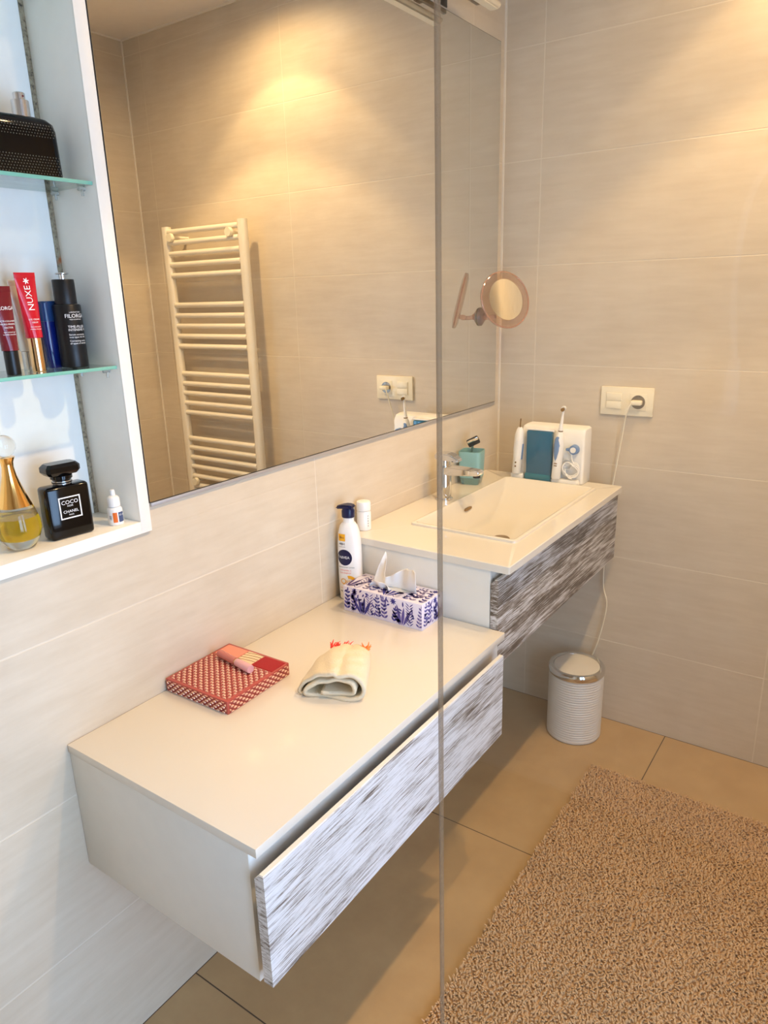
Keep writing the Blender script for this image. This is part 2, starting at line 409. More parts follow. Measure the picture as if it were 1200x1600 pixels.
# ceiling downlights
for i, (sx, sy, pw) in enumerate(SPOTS):
    t = thing('ceiling_downlight', ['recessed warm ceiling downlight closest to the back wall', 'recessed warm ceiling downlight above the bath rug', 'recessed warm ceiling downlight near the shower screen'][i], 'downlight', (sx, sy, H_ROOM), 0, 'recessed ceiling downlights')
    obj('trim_ring', L([(0.030, -0.0005), (0.044, -0.0005), (0.045, -0.004), (0.040, -0.007), (0.030, -0.004)], cap0=False, cap1=False), 'white', t)
    obj('lens', L([(0.030, -0.0008), (0.030, -0.003)]), 'lens', t)
    where = ('back_wall', 'rug', 'screen')[i]
    ld = bpy.data.lights.new('downlight_beam_%s_offscreen' % where, 'SPOT'); ld.energy = pw; ld.color = SPOT_COL
    ld.spot_size = math.radians(SPOT_ANGLE); ld.spot_blend = 0.22; ld.shadow_soft_size = 0.022
    lo = bpy.data.objects.new('downlight_beam_%s_offscreen' % where, ld); COL.objects.link(lo); lo.parent = t; lo.location = (0, 0, -0.030)
    ld = bpy.data.lights.new('downlight_spill_%s_offscreen' % where, 'SPOT'); ld.energy = SPILL; ld.color = SPOT_COL      # wide stray light of the same lamp
    ld.spot_size = math.radians(172); ld.spot_blend = 0.6; ld.shadow_soft_size = 0.03
    lo = bpy.data.objects.new('downlight_spill_%s_offscreen' % where, ld); COL.objects.link(lo); lo.parent = t; lo.location = (0, 0, -0.040)

# ------------------------------------------------------------------ wall cabinet (open, recessed)
cab = thing('wall_cabinet', 'white open recessed wall cabinet with glass shelves beside the large mirror', 'cabinet', (0, NICHE[1], NICHE[2]))
cw, ch = NICHE[1] - NICHE[0], NICHE[3] - NICHE[2]
ft = 0.0225                                     # frame thickness
ci0, ci1 = -cw + ft, -ft                        # inner y range (local)
cz0, cz1 = ft, ch - ft
BK = -0.122                                     # inner back plane (x)
obj('back_panel', B(-0.132, BK, ci0 - 0.01, ci1 + 0.01, cz0 - 0.01, cz1 + 0.01), 'back', cab, smooth=False)
obj('side_panel', B(BK, 0.003, ci1, -0.0004, 0.0004, ch - 0.0004, 0.0008), 'inner', cab)
obj('side_panel', B(BK, 0.003, -cw + 0.0004, ci0, 0.0004, ch - 0.0004, 0.0008), 'inner', cab)
obj('bottom_panel', B(BK, 0.003, ci0, ci1, 0.0004, cz0, 0.0008), 'inner', cab)
obj('top_panel', B(BK, 0.003, ci0, ci1, cz1, ch - 0.0004, 0.0008), 'inner', cab)
for nm, a in (('frame_edge', (0.003, 0.0055, ci1, -0.0004, 0.0004, ch - 0.0004)), ('frame_edge', (0.003, 0.0055, -cw + 0.0004, ci0, 0.0004, ch - 0.0004)),
              ('frame_edge', (0.003, 0.0055, ci0, ci1, 0.0004, cz0)), ('frame_edge', (0.003, 0.0055, ci0, ci1, cz1, ch - 0.0004))):
    obj(nm, B(*a, bev=0.0006), 'frame', cab)
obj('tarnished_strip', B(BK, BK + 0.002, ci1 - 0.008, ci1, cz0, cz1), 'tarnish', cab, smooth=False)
SH = [1.3185, 1.6035, 1.888]                     # shelf top heights (world)
for z in SH:
    lz = z - NICHE[2]
    sh = obj('glass_shelf', B(BK + 0.004, -0.004, ci0 + 0.001, ci1 - 0.001, lz - 0.0055, lz), 'shelf', cab, smooth=False)
    obj('shelf_edge', B(-0.004, -0.0025, ci0 + 0.001, ci1 - 0.001, lz - 0.0055, lz, 0.0005), 'shelfedge', sh)
    for xx in (BK + 0.022, -0.026):
        c = obj('shelf_clip', T([(xx, ci1 - 0.001, lz - 0.009), (xx, ci1 - 0.012, lz - 0.009)], 0.0035, 10), 'clip', cab)
        obj('clip_pin', T([(xx + 0.004, ci1 - 0.008, lz - 0.011), (xx + 0.004, ci1 - 0.008, lz - 0.020)], 0.0022, 8), 'clip', c)
ZN = NICHE[2] + ft                                # niche floor, world

# ------------------------------------------------------------------ wall mirror and its lamp
mir = thing('wall_mirror', 'large frameless rectangular mirror mounted on the tiled vanity wall', 'mirror', (0.0005, -1.4215, 1.0715))
ml, mh = 1.4215 - 0.0356, 2.111 - 1.0715
obj('mirror_backing', B(0, 0.0035, 0.0005, ml, 0, mh), 'mirror_edge', mir, smooth=False)
obj('mirror_glass', B(0.0035, 0.005, 0.0012, ml - 0.0018, 0.0016, mh - 0.0018), 'mirror', mir, smooth=False)
obj('bottom_rail', B(0, 0.0045, 0.004, ml - 0.003, -0.008, -0.0006, 0.0006), 'alu', mir)  # grey strip laid in for the shade under the mirror edge
lamp = thing('mirror_lamp', 'slim pale lamp bar mounted over the top edge of the mirror', 'lamp', (0.0, -0.245, 2.113))
LB = 0.56
bm = bmesh.new(); loft(bm, [[(p[0], yy, p[1]) for p in rp] for yy, rp in [(y_, [(0.092 + rr * q[0], 0.014 + rr * q[1]) for q in [(math.cos(2 * PI * k / 16) * 1.25, math.sin(2 * PI * k / 16) * 0.75) for k in range(16)]]) for y_, rr in ((0, 0.008), (-0.004, 0.0125), (-LB + 0.004, 0.0125), (-LB, 0.008))]])
obj('lamp_bar', bm, 'lampbar', lamp)
obj('diffuser', B(0.082, 0.102, -LB + 0.012, -0.012, 0.0020, 0.0048), 'cream', lamp, smooth=False)
obj('rear_rail', B(0.050, 0.060, -LB + 0.03, -0.03, 0.016, 0.030, 0.001), 'steel', lamp)
for yy in (-0.12, -LB + 0.12):
    a = obj('arm', B(0.003, 0.088, yy - 0.014, yy + 0.014, 0.027, 0.031, 0.0008), 'steel', lamp)
    obj('wall_plate', B(0.0, 0.003, yy - 0.022, yy + 0.022, 0.004, 0.050, 0.0008), 'black', a)

# ------------------------------------------------------------------ lower drawer cabinet and worktop
Z1 = 0.696
low = thing('drawer_cabinet', 'wall-hung white cabinet with one pale distressed wood drawer under the low worktop', 'cabinet', (0, -1.643, 0.446))
lw, lh = 0.780, 0.234
obj('side_panel', B(0.001, 0.430, 0, 0.016, 0, lh, 0.0008), 'side', low)
obj('side_panel', B(0.001, 0.430, lw - 0.016, lw, 0, lh, 0.0008), 'side', low)
obj('bottom_panel', B(0.001, 0.426, 0.016, lw - 0.016, 0.002, 0.018), 'side', low, smooth=False)
obj('back_panel', B(0.001, 0.009, 0.016, lw - 0.016, 0.018, lh), 'side', low, smooth=False)
obj('grip_channel', B(0.412, 0.428, 0.016, lw - 0.016, lh - 0.062, lh - 0.001, 0.0008), 'white', low)
obj('grip_channel_base', B(0.428, 0.4305, 0.002, lw - 0.002, lh - 0.05, lh - 0.002, 0.0006), 'white', low)
def drawer(parent, xf, ya, yb, za, zb, m):
    t_ = 0.018
    prof = [(xf - t_, za), (xf, za), (xf, zb - 0.001), (xf - 0.001, zb), (xf - 0.008, zb), (xf - t_, zb - 0.010)]
    bm = bmesh.new(); loft(bm, [[(p[0], yy, p[1]) for p in prof] for yy in (ya, yb)])
    o = obj('drawer_front', bm, m, parent, smooth=False)
    obj('edge_band', B(xf - 0.0085, xf - 0.0010, ya + 0.001, yb - 0.001, zb, zb + 0.0012), 'white', o, smooth=False)
    return o
drawer(low, 0.465, -0.0075, 0.738, 0.019, 0.215, 'wood')
wt = obj('worktop', B(0.001, 0.449, -1.645, -0.8665, 0.680, Z1, 0.0012), 'top')
tag(wt, 'low glossy cream worktop slab carrying the red box and rolled towel', 'worktop')

# ------------------------------------------------------------------ vanity cabinet, washbasin
Z2 = 0.851
van = thing('vanity_cabinet', 'wall-hung vanity cabinet with brown weathered wood drawer below the washbasin', 'cabinet', (0, -0.862, 0.598))
vl = 0.826
obj('side_panel', B(0.001, 0.408, 0, 0.016, 0, 0.2345, 0.0008), 'side', van)
obj('side_panel', B(0.001, 0.408, vl - 0.016, vl, 0, 0.2345, 0.0008), 'side', van)
obj('bottom_panel', B(0.001, 0.406, 0.016, vl - 0.016, 0.002, 0.018), 'side', van, smooth=False)
obj('back_panel', B(0.001, 0.009, 0.016, vl - 0.016, 0.018, 0.2345), 'side', van, smooth=False)
obj('grip_channel', B(0.394, 0.407, 0.001, vl - 0.001, 0.185, 0.234, 0.0008), 'side', van)
drawer(van, 0.428, 0.0005, vl + 0.004, 0.004, 0.214, 'wood2')
BX = (0.001, 0.455, -0.8635, -0.0855)
R_ = [rrect(*BX, 0.004, 0.833), rrect(*BX, 0.004, Z2 - 0.0015), rrect(BX[0] + 0.0015, BX[1] - 0.0015, BX[2] + 0.0015, BX[3] - 0.0015, 0.004, Z2),
      rrect(0.106, 0.402, -0.720, -0.160, 0.010, Z2), rrect(0.107, 0.401, -0.719, -0.161, 0.010, Z2 + 0.0055), rrect(0.109, 0.399, -0.717, -0.163, 0.010, Z2 + 0.0070),
      rrect(0.115, 0.393, -0.711, -0.169, 0.012, Z2 + 0.0070), rrect(0.118, 0.390, -0.708, -0.172, 0.014, Z2 + 0.004),
      rrect(0.126, 0.386, -0.702, -0.205, 0.022, 0.822), rrect(0.136, 0.378, -0.692, -0.265, 0.028, 0.782), rrect(0.148, 0.368, -0.676, -0.310, 0.034, 0.767),
      rrect(0.175, 0.342, -0.640, -0.345, 0.045, 0.760), rrect(0.210, 0.266, -0.483, -0.427, 0.027, 0.755)]
sink = obj('washbasin', loft(bmesh.new(), R_, False, True), 'ceramic', ang=40)
tag(sink, 'white ceramic washbasin top with a sunken rectangular bowl on the vanity cabinet', 'washbasin')
obj('drain_plug', L([(0.024, 0.755), (0.024, 0.7585), (0.021, 0.761), (0.0, 0.7625)], c=(0.238, -0.455), cap1=False), 'steelc', sink)
bm = bmesh.new(); loft(bm, [[(0.1265 + 0.0035 * k + 0.006 * (0.828 - p[1]) * 10 * 0, p[0], p[1]) for p in [(-0.446 + 0.020 * max(-0.8, min(0.8, math.cos(a))) * 1.2, 0.826 + 0.0048 * math.sin(a)) for a in [2 * PI * i / 20 for i in range(20)]]] for k in (0, 1)])
obj('overflow_slot', bm, 'steelc', sink)  # dark brass disc stands in for the shaded hole of the slot

# ------------------------------------------------------------------ faucet
fa = thing('basin_faucet', 'chrome single lever basin faucet behind the sink bowl', 'faucet', (0.062, -0.468, Z2))
obj('base_ring', L([(0.0245, 0), (0.0245, 0.004), (0.0225, 0.006)]), 'chrome', fa)
obj('body', L([(0.0205, 0.006), (0.0205, 0.100), (0.0195, 0.102)], n=36), 'chrome', fa)
bm = bmesh.new()
loft(bm, [rr for rr in [[(xx, -hw, za), (xx, hw, za), (xx, hw, zb), (xx, -hw, zb)] for xx, hw, za, zb in ((0.0, 0.0185, 0.074, 0.100), (0.05, 0.0175, 0.078, 0.100), (0.112, 0.0165, 0.0835, 0.098), (0.118, 0.0150, 0.086, 0.096))]])
bmesh.ops.bevel(bm, geom=bm.edges[:], offset=0.0025, segments=2, affect='EDGES')
sp = obj('spout', bm, 'chrome', fa)
obj('aerator', L([(0.0105, 0.076), (0.0105, 0.086)], c=(0.104, 0)), 'black', sp)
obj('cartridge', L([(0.0175, 0.102), (0.0175, 0.118)], n=32), 'chrome', fa)
bm = bmesh.new()
loft(bm, [[(xx, -hw, za), (xx, hw, za), (xx, hw * 0.92, zb), (xx, -hw * 0.92, zb)] for xx, hw, za, zb in ((-0.0215, 0.019, 0.119, 0.135), (0.0, 0.0205, 0.118, 0.139), (0.030, 0.019, 0.116, 0.135), (0.052, 0.015, 0.115, 0.122))])
bmesh.ops.bevel(bm, geom=bm.edges[:], offset=0.003, segments=2, affect='EDGES')
obj('lever', bm, 'chrome', fa)

# ------------------------------------------------------------------ tumbler with razor
cup = thing('tumbler', 'square aqua blue plastic tumbler standing behind the faucet', 'tumbler', (0.0425, -0.266, Z2), math.radians(12))
def sq(h, r_, z): return rrect(-h, h, -h, h, r_, z, 4)
bm = bmesh.new()
loft(bm, [sq(0.0315, 0.010, 0.022), sq(0.0350, 0.012, 0.102), sq(0.0345, 0.012, 0.1035), sq(0.0328, 0.011, 0.1035), sq(0.0295, 0.010, 0.026)])
obj('cup_wall', bm, 'cup', cup)
obj('clear_base', loft(bmesh.new(), [sq(0.026, 0.009, 0), sq(0.0275, 0.009, 0.002), sq(0.0305, 0.010, 0.016), sq(0.0315, 0.010, 0.0215)]), 'cupbase', cup)
rz = thing('razor', 'black and chrome safety razor leaning in the aqua tumbler', 'razor', (0.0415, -0.268, Z2 + 0.029))
obj('handle', T(smooth_path([(-0.010, 0.004, 0), (-0.004, 0.002, 0.05), (0.004, 0, 0.092)], 4), [0.0045] * 9, 10), 'chrome', rz)
bm = B(-0.019, 0.019, -0.007, 0.007, -0.012, 0.012, 0.004)
hd = obj('razor_head', bm, 'black', rz, loc=(0.008, -0.002, 0.103), rot=(0.35, -0.45, 0.5))
obj('blade_strip', B(-0.018, 0.018, -0.0085, -0.006, 0.004, 0.013, 0.001), 'chrome', hd)

# ------------------------------------------------------------------ small white bottle, lotion bottle
sb = thing('small_bottle', 'small white bottle with round cap on the basin top behind the lotion', 'bottle', (0.026, -0.808, Z2))
obj('body', L([(0.0165, 0), (0.018, 0.002), (0.018, 0.046), (0.0165, 0.050)]), 'lotion', sb)
obj('cap', L([(0.0172, 0.051), (0.0180, 0.053), (0.0180, 0.070), (0.0168, 0.074), (0.010, 0.0755)]), 'lotion', sb)
lettering([('= = = = =', 0.0075, 0, 0.026)], lambda u, v: (0.0183 * math.cos(-0.35 + (v - 0.026) / 0.018), 0.0183 * math.sin(-0.35 + (v - 0.026) / 0.018), 0.026 + u), 'black_print', sb)

lo_ = thing('lotion_bottle', 'tall white pump lotion bottle with navy cap and yellow label in the worktop corner', 'bottle', (0.0390, -0.8880, Z1), math.radians(18))
def oval(a, b, z, n=36, p=2.4):
    o = []
    for i in range(n):
        t = 2 * PI * i / n; c, s = math.cos(t), math.sin(t)
        o.append((a * math.copysign(abs(c) ** (2 / p), c), b * math.copysign(abs(s) ** (2 / p), s), z))
    return o
obj('body', loft(bmesh.new(), [oval(0.026, 0.018, 0), oval(0.0285, 0.0205, 0.004), oval(0.0300, 0.0215, 0.04), oval(0.0300, 0.0215, 0.120), oval(0.029, 0.021, 0.150), oval(0.0262, 0.0200, 0.174), oval(0.022, 0.018, 0.190, p=2.1), oval(0.015, 0.015, 0.199, p=2)]), 'lotion', lo_)
obj('neck', L([(0.0135, 0.199), (0.0135, 0.212)]), 'lotion', lo_)
pm = obj('pump', L([(0.0155, 0.212), (0.0160, 0.214), (0.0160, 0.228), (0.0125, 0.234), (0.0115, 0.240)]), 'navy', lo_)
bm = bmesh.new(); loft(bm, [[(xx, -hw, za), (xx, hw, za), (xx, hw, zb), (xx, -hw, zb)] for xx, hw, za, zb in ((0.016, 0.013, 0.234, 0.241), (0.0, 0.0145, 0.233, 0.244), (-0.016, 0.010, 0.233, 0.242), (-0.030, 0.006, 0.230, 0.237))])
bmesh.ops.bevel(bm, geom=bm.edges[:], offset=0.003, segments=2, affect='EDGES'); obj('nozzle', bm, 'navy', pm)
def lot(u, v, off=0.0005):
    k = max(0.0, 1 - abs(u / 0.0300) ** 2.4) ** (1 / 2.4)
    return (u, -(0.0215 * k + off), v)
def patch(name, m, parent, fm, u0, u1, v0, v1, n=8, off=0.0003):
    V = []; F = []
    for i in range(n + 1):
        u = u0 + (u1 - u0) * i / n
        V += [fm(u, v0, off), fm(u, v1, off)]
        if i: a = 2 * i; F.append((a - 2, a, a + 1, a - 1))
    return pymesh(name, V, F, m, parent)
def disc(name, m, parent, fm, cu, cv, ra, rb=None, n=32, off=0.0003, a0=0, a1=2 * PI, r0=0.0):
    rb = rb or ra; V = []; F = []; rows = 4
    for j in range(rows + 1):
        s = r0 + (1 - r0) * j / rows
        for i in range(n + 1):
            a = a0 + (a1 - a0) * i / n; V.append(fm(cu + ra * s * math.cos(a), cv + rb * s * math.sin(a), off))
    for j in range(rows):
        for i in range(n):
            p = j * (n + 1) + i; F.append((p, p + 1, p + n + 2, p + n + 1))
    return pymesh(name, V, F, m, parent)
patch('yellow_label', 'gold_label', lo_, lot, -0.021, -0.003, 0.155, 0.173)
lettering([('Bio', 0.009, -0.012, 0.1645)], lambda u, v: lot(u, v, 0.0007), 'rosedark', lo_)
lettering([('48H', 0.009, -0.012, 0.1475), ('HYDRATION', 0.003, -0.012, 0.1400)], lot, 'black_print', lo_)
disc('round_logo', 'navy', lo_, lot, -0.007, 0.113, 0.0195, 0.0205)
lettering([('NIVEA', 0.0096, -0.007, 0.113)], lambda u, v: lot(u, v, 0.0008), 'white_print', lo_)
lettering([('FIRMING BODY LOTION', 0.0037, -0.003, 0.0875)], lot, 'black_print', lo_)
lettering([('VITAMIN C', 0.0062, -0.005, 0.0795), ('Q10 ENERGY', 0.0052, -0.006, 0.0725)], lot, 'orange_print', lo_)
disc('orange_slice', 'gold_label', lo_, lot, 0.004, 0.050, 0.0165, 0.0165, a0=-1.2, a1=1.9, r0=0.52)
lettering([('Q', 0.021, -0.012, 0.050), ('10', 0.013, 0.001, 0.049)], lambda u, v: lot(u, v, 0.0008), 'gold_print', lo_)
lettering([('normal to dry skin', 0.0042, -0.006, 0.0335)], lot, 'orange_print', lo_)
lettering([('400 ml', 0.0050, -0.015, 0.024)], lot, 'black_print', lo_)

# ------------------------------------------------------------------ tissue box
tb = thing('tissue_box', 'white tissue box printed with indigo and violet leaves on the low worktop', 'tissue box', (0.069, -0.9575, Z1))
tw, td, th = 0.221, 0.090, 0.064
obj('carton', B(0, tw, 0, td, 0, th, 0.0008), 'carton', tb)
def leafpoly(V, F, fm, u, v, ang, ln, wd, lim):
    pts = []
    for s, k in ((0, 0), (0.18, 0.6), (0.42, 1.0), (0.7, 0.75), (0.9, 0.3), (1, 0)): pts.append((s * ln, k * wd / 2))
    poly = pts + [(a, -b) for a, b in pts[-2:0:-1]]
    c, s = math.cos(ang), math.sin(ang)
    q = [(min(max(u + a * c - b * s, lim[0]), lim[1]), min(max(v + a * s + b * c, lim[2]), lim[3])) for a, b in poly]
    o = len(V); V += [fm(*p) for p in q]; F.append(tuple(range(o, o + len(q))))
def sprig(V, F, fm, u, v, ang, ln, leaf, lim, pairs=5, spread=0.8):
    c, s = math.cos(ang), math.sin(ang)
    leafpoly(V, F, fm, u, v, ang, ln, 0.0010, lim)
    for i in range(pairs):
        t = (i + 0.6) / pairs * ln * 0.9
        for sg in (-1, 1): leafpoly(V, F, fm, u + t * c, v + t * s, ang + sg * spread, leaf * (1 - 0.35 * i / pairs), leaf * 0.42, lim)
    leafpoly(V, F, fm, u + ln * 0.9 * c, v + ln * 0.9 * s, ang, leaf * 0.9, leaf * 0.3, lim)
def star(V, F, fm, u, v, rr, lim, n=8):
    for i in range(n): leafpoly(V, F, fm, u, v, 2 * PI * i / n + 0.2, rr, rr * 0.36, lim)
def print_face(fm, wu, hv, seed, mats):
    rnd = random.Random(seed); lim = (0.001, wu - 0.001, 0.001, hv - 0.001)
    sets = {m: ([], []) for m in mats}
    n = max(4, int(wu / 0.021))
    for i in range(n):
        u = (i + 0.5) * wu / n
        V, F = sets[mats[i % len(mats)]]
        kind = (i * 3 + seed) % 5
        if kind == 0:                                   # fern of slanted bars
            for j in range(8):
                for sg in (-1, 1): leafpoly(V, F, fm, u, 0.004 + j * hv / 9.5, PI / 2 + sg * 0.85, 0.014, 0.0024, lim)
        elif kind == 1: sprig(V, F, fm, u - 0.002, 0.002, PI / 2 + rnd.uniform(-.12, .12), hv * 0.86, 0.013, lim, 5, 0.85)
        elif kind == 2:                                 # clump of long leaves
            for k, a in enumerate((-0.55, -0.22, 0.12, 0.48)): leafpoly(V, F, fm, u + 0.003 * (k - 1.5), 0.001, PI / 2 - a, hv * (0.62 + 0.22 * rnd.random()), 0.0085, lim)
        elif kind == 3: sprig(V, F, fm, u + 0.002, 0.002, PI / 2 + rnd.uniform(-.15, .15), hv * 0.9, 0.011, lim, 6, 1.0)
        else:
            sprig(V, F, fm, u, 0.002, PI / 2 + rnd.uniform(-.2, .2), hv * 0.6, 0.012, lim, 4, 0.7); star(V, F, fm, u, hv * 0.86, 0.009, lim)
    for k in range(int(wu * hv / 0.00026)):             # scattered single leaves and stars
        V, F = sets[rnd.choice(mats)]; u, v = rnd.uniform(0.01, wu - 0.01), rnd.uniform(hv * 0.15, hv - 0.008)
        if rnd.random() < 0.16: star(V, F, fm, u, v, 0.0075, lim)
        else: leafpoly(V, F, fm, u, v, rnd.uniform(0, 6.3), rnd.uniform(0.008, 0.015), 0.0044, lim)
    for m, (V, F) in sets.items(): pymesh('leaf_print', V, F, m, tb, kind='stuff')
e_ = 0.00035
print_face(lambda u, v: (u, -e_, v), tw, th, 1, ['indigo', 'violet'])
print_face(lambda u, v: (tw + e_, u, v), td, th, 3, ['indigo', 'violet'])
print_face(lambda u, v: (u, v, th + e_), tw, td, 2, ['plum', 'indigo'])
obj('slot_film', L([(0.0, th + 0.0009), (0.052, th + 0.0009)], c=(0.112, 0.048), sy=0.30, cap0=False, cap1=False), 'film', tb)
# tissue sheet standing out of the slot
prof = [(0.055, 0.000, 0.068, 0.128), (0.070, 0.080, 0.0, 0.0)]
keys = [(0.0, 0.054, 0.070, 0.112), (0.10, 0.066, 0.078, 0.130), (0.18, 0.074, 0.084, 0.147), (0.26, 0.080, 0.090, 0.122), (0.34, 0.086, 0.096, 0.092), (0.45, 0.094, 0.110, 0.096),
        (0.60, 0.110, 0.134, 0.112), (0.75, 0.132, 0.158, 0.123), (0.90, 0.158, 0.180, 0.129), (1.0, 0.178, 0.194, 0.130)]
def lerpk(s):
    for a, b in zip(keys, keys[1:]):
        if s <= b[0]:
            t = (s - a[0]) / (b[0] - a[0]); return [a[i] + (b[i] - a[i]) * t for i in (1, 2, 3)]
    return keys[-1][1:]
V, F = [], []; NU, NV = 44, 14
for i in range(NU + 1):
    s = i / NU; xb, xt, zt = lerpk(s)
    for j in range(NV + 1):
        t = j / NV
        y = 0.048 + 0.009 * math.sin(s * 11) * (0.3 + t) - 0.018 * t * (s > 0.45) * min(1, (s - 0.45) * 3) + 0.004 * math.sin(s * 27 + t * 2) * t
        droop = -0.010 * max(0, s - 0.8) * 5 * (1 - t)
        V.append((xb + (xt - xb) * t ** 1.2, y, th + 0.001 + (zt - th - 0.001) * t + droop * 0))
        if i and j: a = i * (NV + 1) + j; F.append((a - NV - 2, a - 1, a, a - NV - 1))
ts = pymesh('tissue_sheet', V, F, 'paper', tb, smooth=True)
md = ts.modifiers.new('t', 'SOLIDIFY'); md.thickness = 0.0006
V, F = [], []
for i in range(21):
    for j in range(9):
        s, t = i / 20, j / 8
        V.append((0.060 + 0.055 * s, 0.034 - 0.012 * t + 0.004 * math.sin(s * 9), th + 0.001 + (0.020 * math.sin(PI * s) ** 0.5) * t))
        if i and j: a = i * 9 + j; F.append((a - 10, a - 1, a, a - 9))
t2 = pymesh('tissue_sheet', V, F, 'paper', tb, smooth=True); t2.modifiers.new('t', 'SOLIDIFY').thickness = 0.0006

# ------------------------------------------------------------------ red scale-pattern box with lip gloss
rb = thing('makeup_palette_box', 'square rose red box embossed with golden scales beside the tiled wall', 'box', (0.0035, -1.434, Z1), math.radians(1.2))
bs, bh = 0.166, 0.0265
obj('case', B(0, bs, 0, bs + 0.004, 0, bh, 0.0012), 'rose', rb)
def scales(fm, u0, u1, v0, v1, cu, cv, skip=None):
    """embossed lozenges with a small raised fan in each"""
    V, F = [], []
    nu, nv = int(round((u1 - u0) / cu)), int(round((v1 - v0) / cv))
    cu, cv = (u1 - u0) / nu, (v1 - v0) / nv
    for r_ in range(2 * nv + 1):
        for c in range(nu + (r_ % 2)):
            u = u0 + cu * (c + (0.5 if r_ % 2 == 0 else 0.0)); v = v0 + cv * r_ / 2
            if skip and skip(u, v): continue
            a, b = cu * 0.27, cv * 0.29
            fan = []
            for k in range(7):
                t = PI * (0.0 + k / 6.0); fan.append((u + a * math.cos(t), v - b * 0.15 + b * 1.0 * math.sin(t)))
            fan += [(u - a * 0.55, v - b * 0.55), (u - a * 0.18, v - b * 0.10), (u + a * 0.18, v - b * 0.10), (u + a * 0.55, v - b * 0.55)]
            fan = [(min(max(p, u0), u1), min(max(q, v0), v1)) for p, q in fan]
            o = len(V); V += [fm(p, q, 0.0002) for p, q in fan]; n = len(fan)
            uc = sum(p for p, _ in fan) / n; vc = sum(q for _, q in fan) / n
            V += [fm(uc + (p - uc) * 0.8, vc + (q - vc) * 0.8, 0.0016) for p, q in fan]
            for k in range(n): F.append((o + k, o + (k + 1) % n, o + n + (k + 1) % n, o + n + k))
            F.append(tuple(range(o + n, o + 2 * n)))
    return V, F
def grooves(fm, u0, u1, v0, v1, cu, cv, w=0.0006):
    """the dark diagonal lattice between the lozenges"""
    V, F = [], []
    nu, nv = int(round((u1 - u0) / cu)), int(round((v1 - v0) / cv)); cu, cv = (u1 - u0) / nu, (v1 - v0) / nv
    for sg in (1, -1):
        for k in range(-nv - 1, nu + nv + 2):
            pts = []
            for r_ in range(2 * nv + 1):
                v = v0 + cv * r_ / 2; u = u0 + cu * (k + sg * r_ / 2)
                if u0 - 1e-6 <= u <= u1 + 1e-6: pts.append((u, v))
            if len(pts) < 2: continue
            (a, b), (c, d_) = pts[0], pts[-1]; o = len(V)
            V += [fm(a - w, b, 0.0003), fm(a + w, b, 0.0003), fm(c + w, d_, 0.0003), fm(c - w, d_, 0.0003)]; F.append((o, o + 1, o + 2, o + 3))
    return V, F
faces = [(lambda u, v, e: (u, v, bh + e), 0.006, bs - 0.006, 0.006, 0.120, 0.0158, 0.0142),
         (lambda u, v, e: (u, -e, v), 0.004, bs - 0.004, 0.002, bh - 0.003, 0.0150, 0.0118),
         (lambda u, v, e: (bs + e, u, v), 0.004, bs, 0.002, bh - 0.003, 0.0150, 0.0118)]
for fm, a, b, c, d_, cu, cv in faces:
    V, F = scales(fm, a, b, c, d_, cu, cv); pymesh('embossed_scales', V, F, 'rosescale', rb, kind='stuff')
    V, F = grooves(fm, a, b, c, d_, cu, cv); pymesh('lattice_lines', V, F, 'rosedark', rb, kind='stuff')  # thin flat lines in one dark red, laid over the case
obj('salmon_panel', B(0.006, 0.062, 0.124, 0.164, bh, bh + 0.0006), 'salmon', rb, smooth=False)
sp_ = obj('cream_panel', B(0.064, 0.106, 0.124, 0.164, bh, bh + 0.0006), 'stripe', rb, smooth=False)
for k in range(4):
    obj('gold_stripe', T([(0.064 + 0.042 * s / 8, 0.130 + k * 0.009 + 0.006 * math.sin(s / 8 * PI * 0.5), bh + 0.0006) for s in range(9)], 0.0006, 5), 'steelc', sp_)
obj('crimson_panel', B(0.108, 0.162, 0.124, 0.164, bh, bh + 0.0008), 'crimson', rb, smooth=False)
lg = thing('lip_gloss', 'pink lip gloss tube lying across the red scale-pattern box', 'lip gloss', (0.030, -1.3185, Z1 + bh + 0.0095), math.radians(-8))
obj('tube', T([(0, 0, 0), (0.001, 0, 0), (0.056, 0, 0)], [0.0070, 0.0078, 0.0078], 16), 'gloss_tube', lg)
obj('collar', T([(0.056, 0, 0), (0.060, 0, 0)], 0.0072, 16), 'gold', lg)
obj('cap', T([(0.060, 0, 0), (0.102, 0, 0), (0.104, 0, 0)], [0.0080, 0.0088, 0.0078], 16), 'gloss_cap', lg)

# ------------------------------------------------------------------ rolled towel
tv = thing('rolled_towel', 'small cream face towel folded into a roll with coral fringe on the worktop', 'towel', (0.296, -1.288, Z1), math.radians(22))
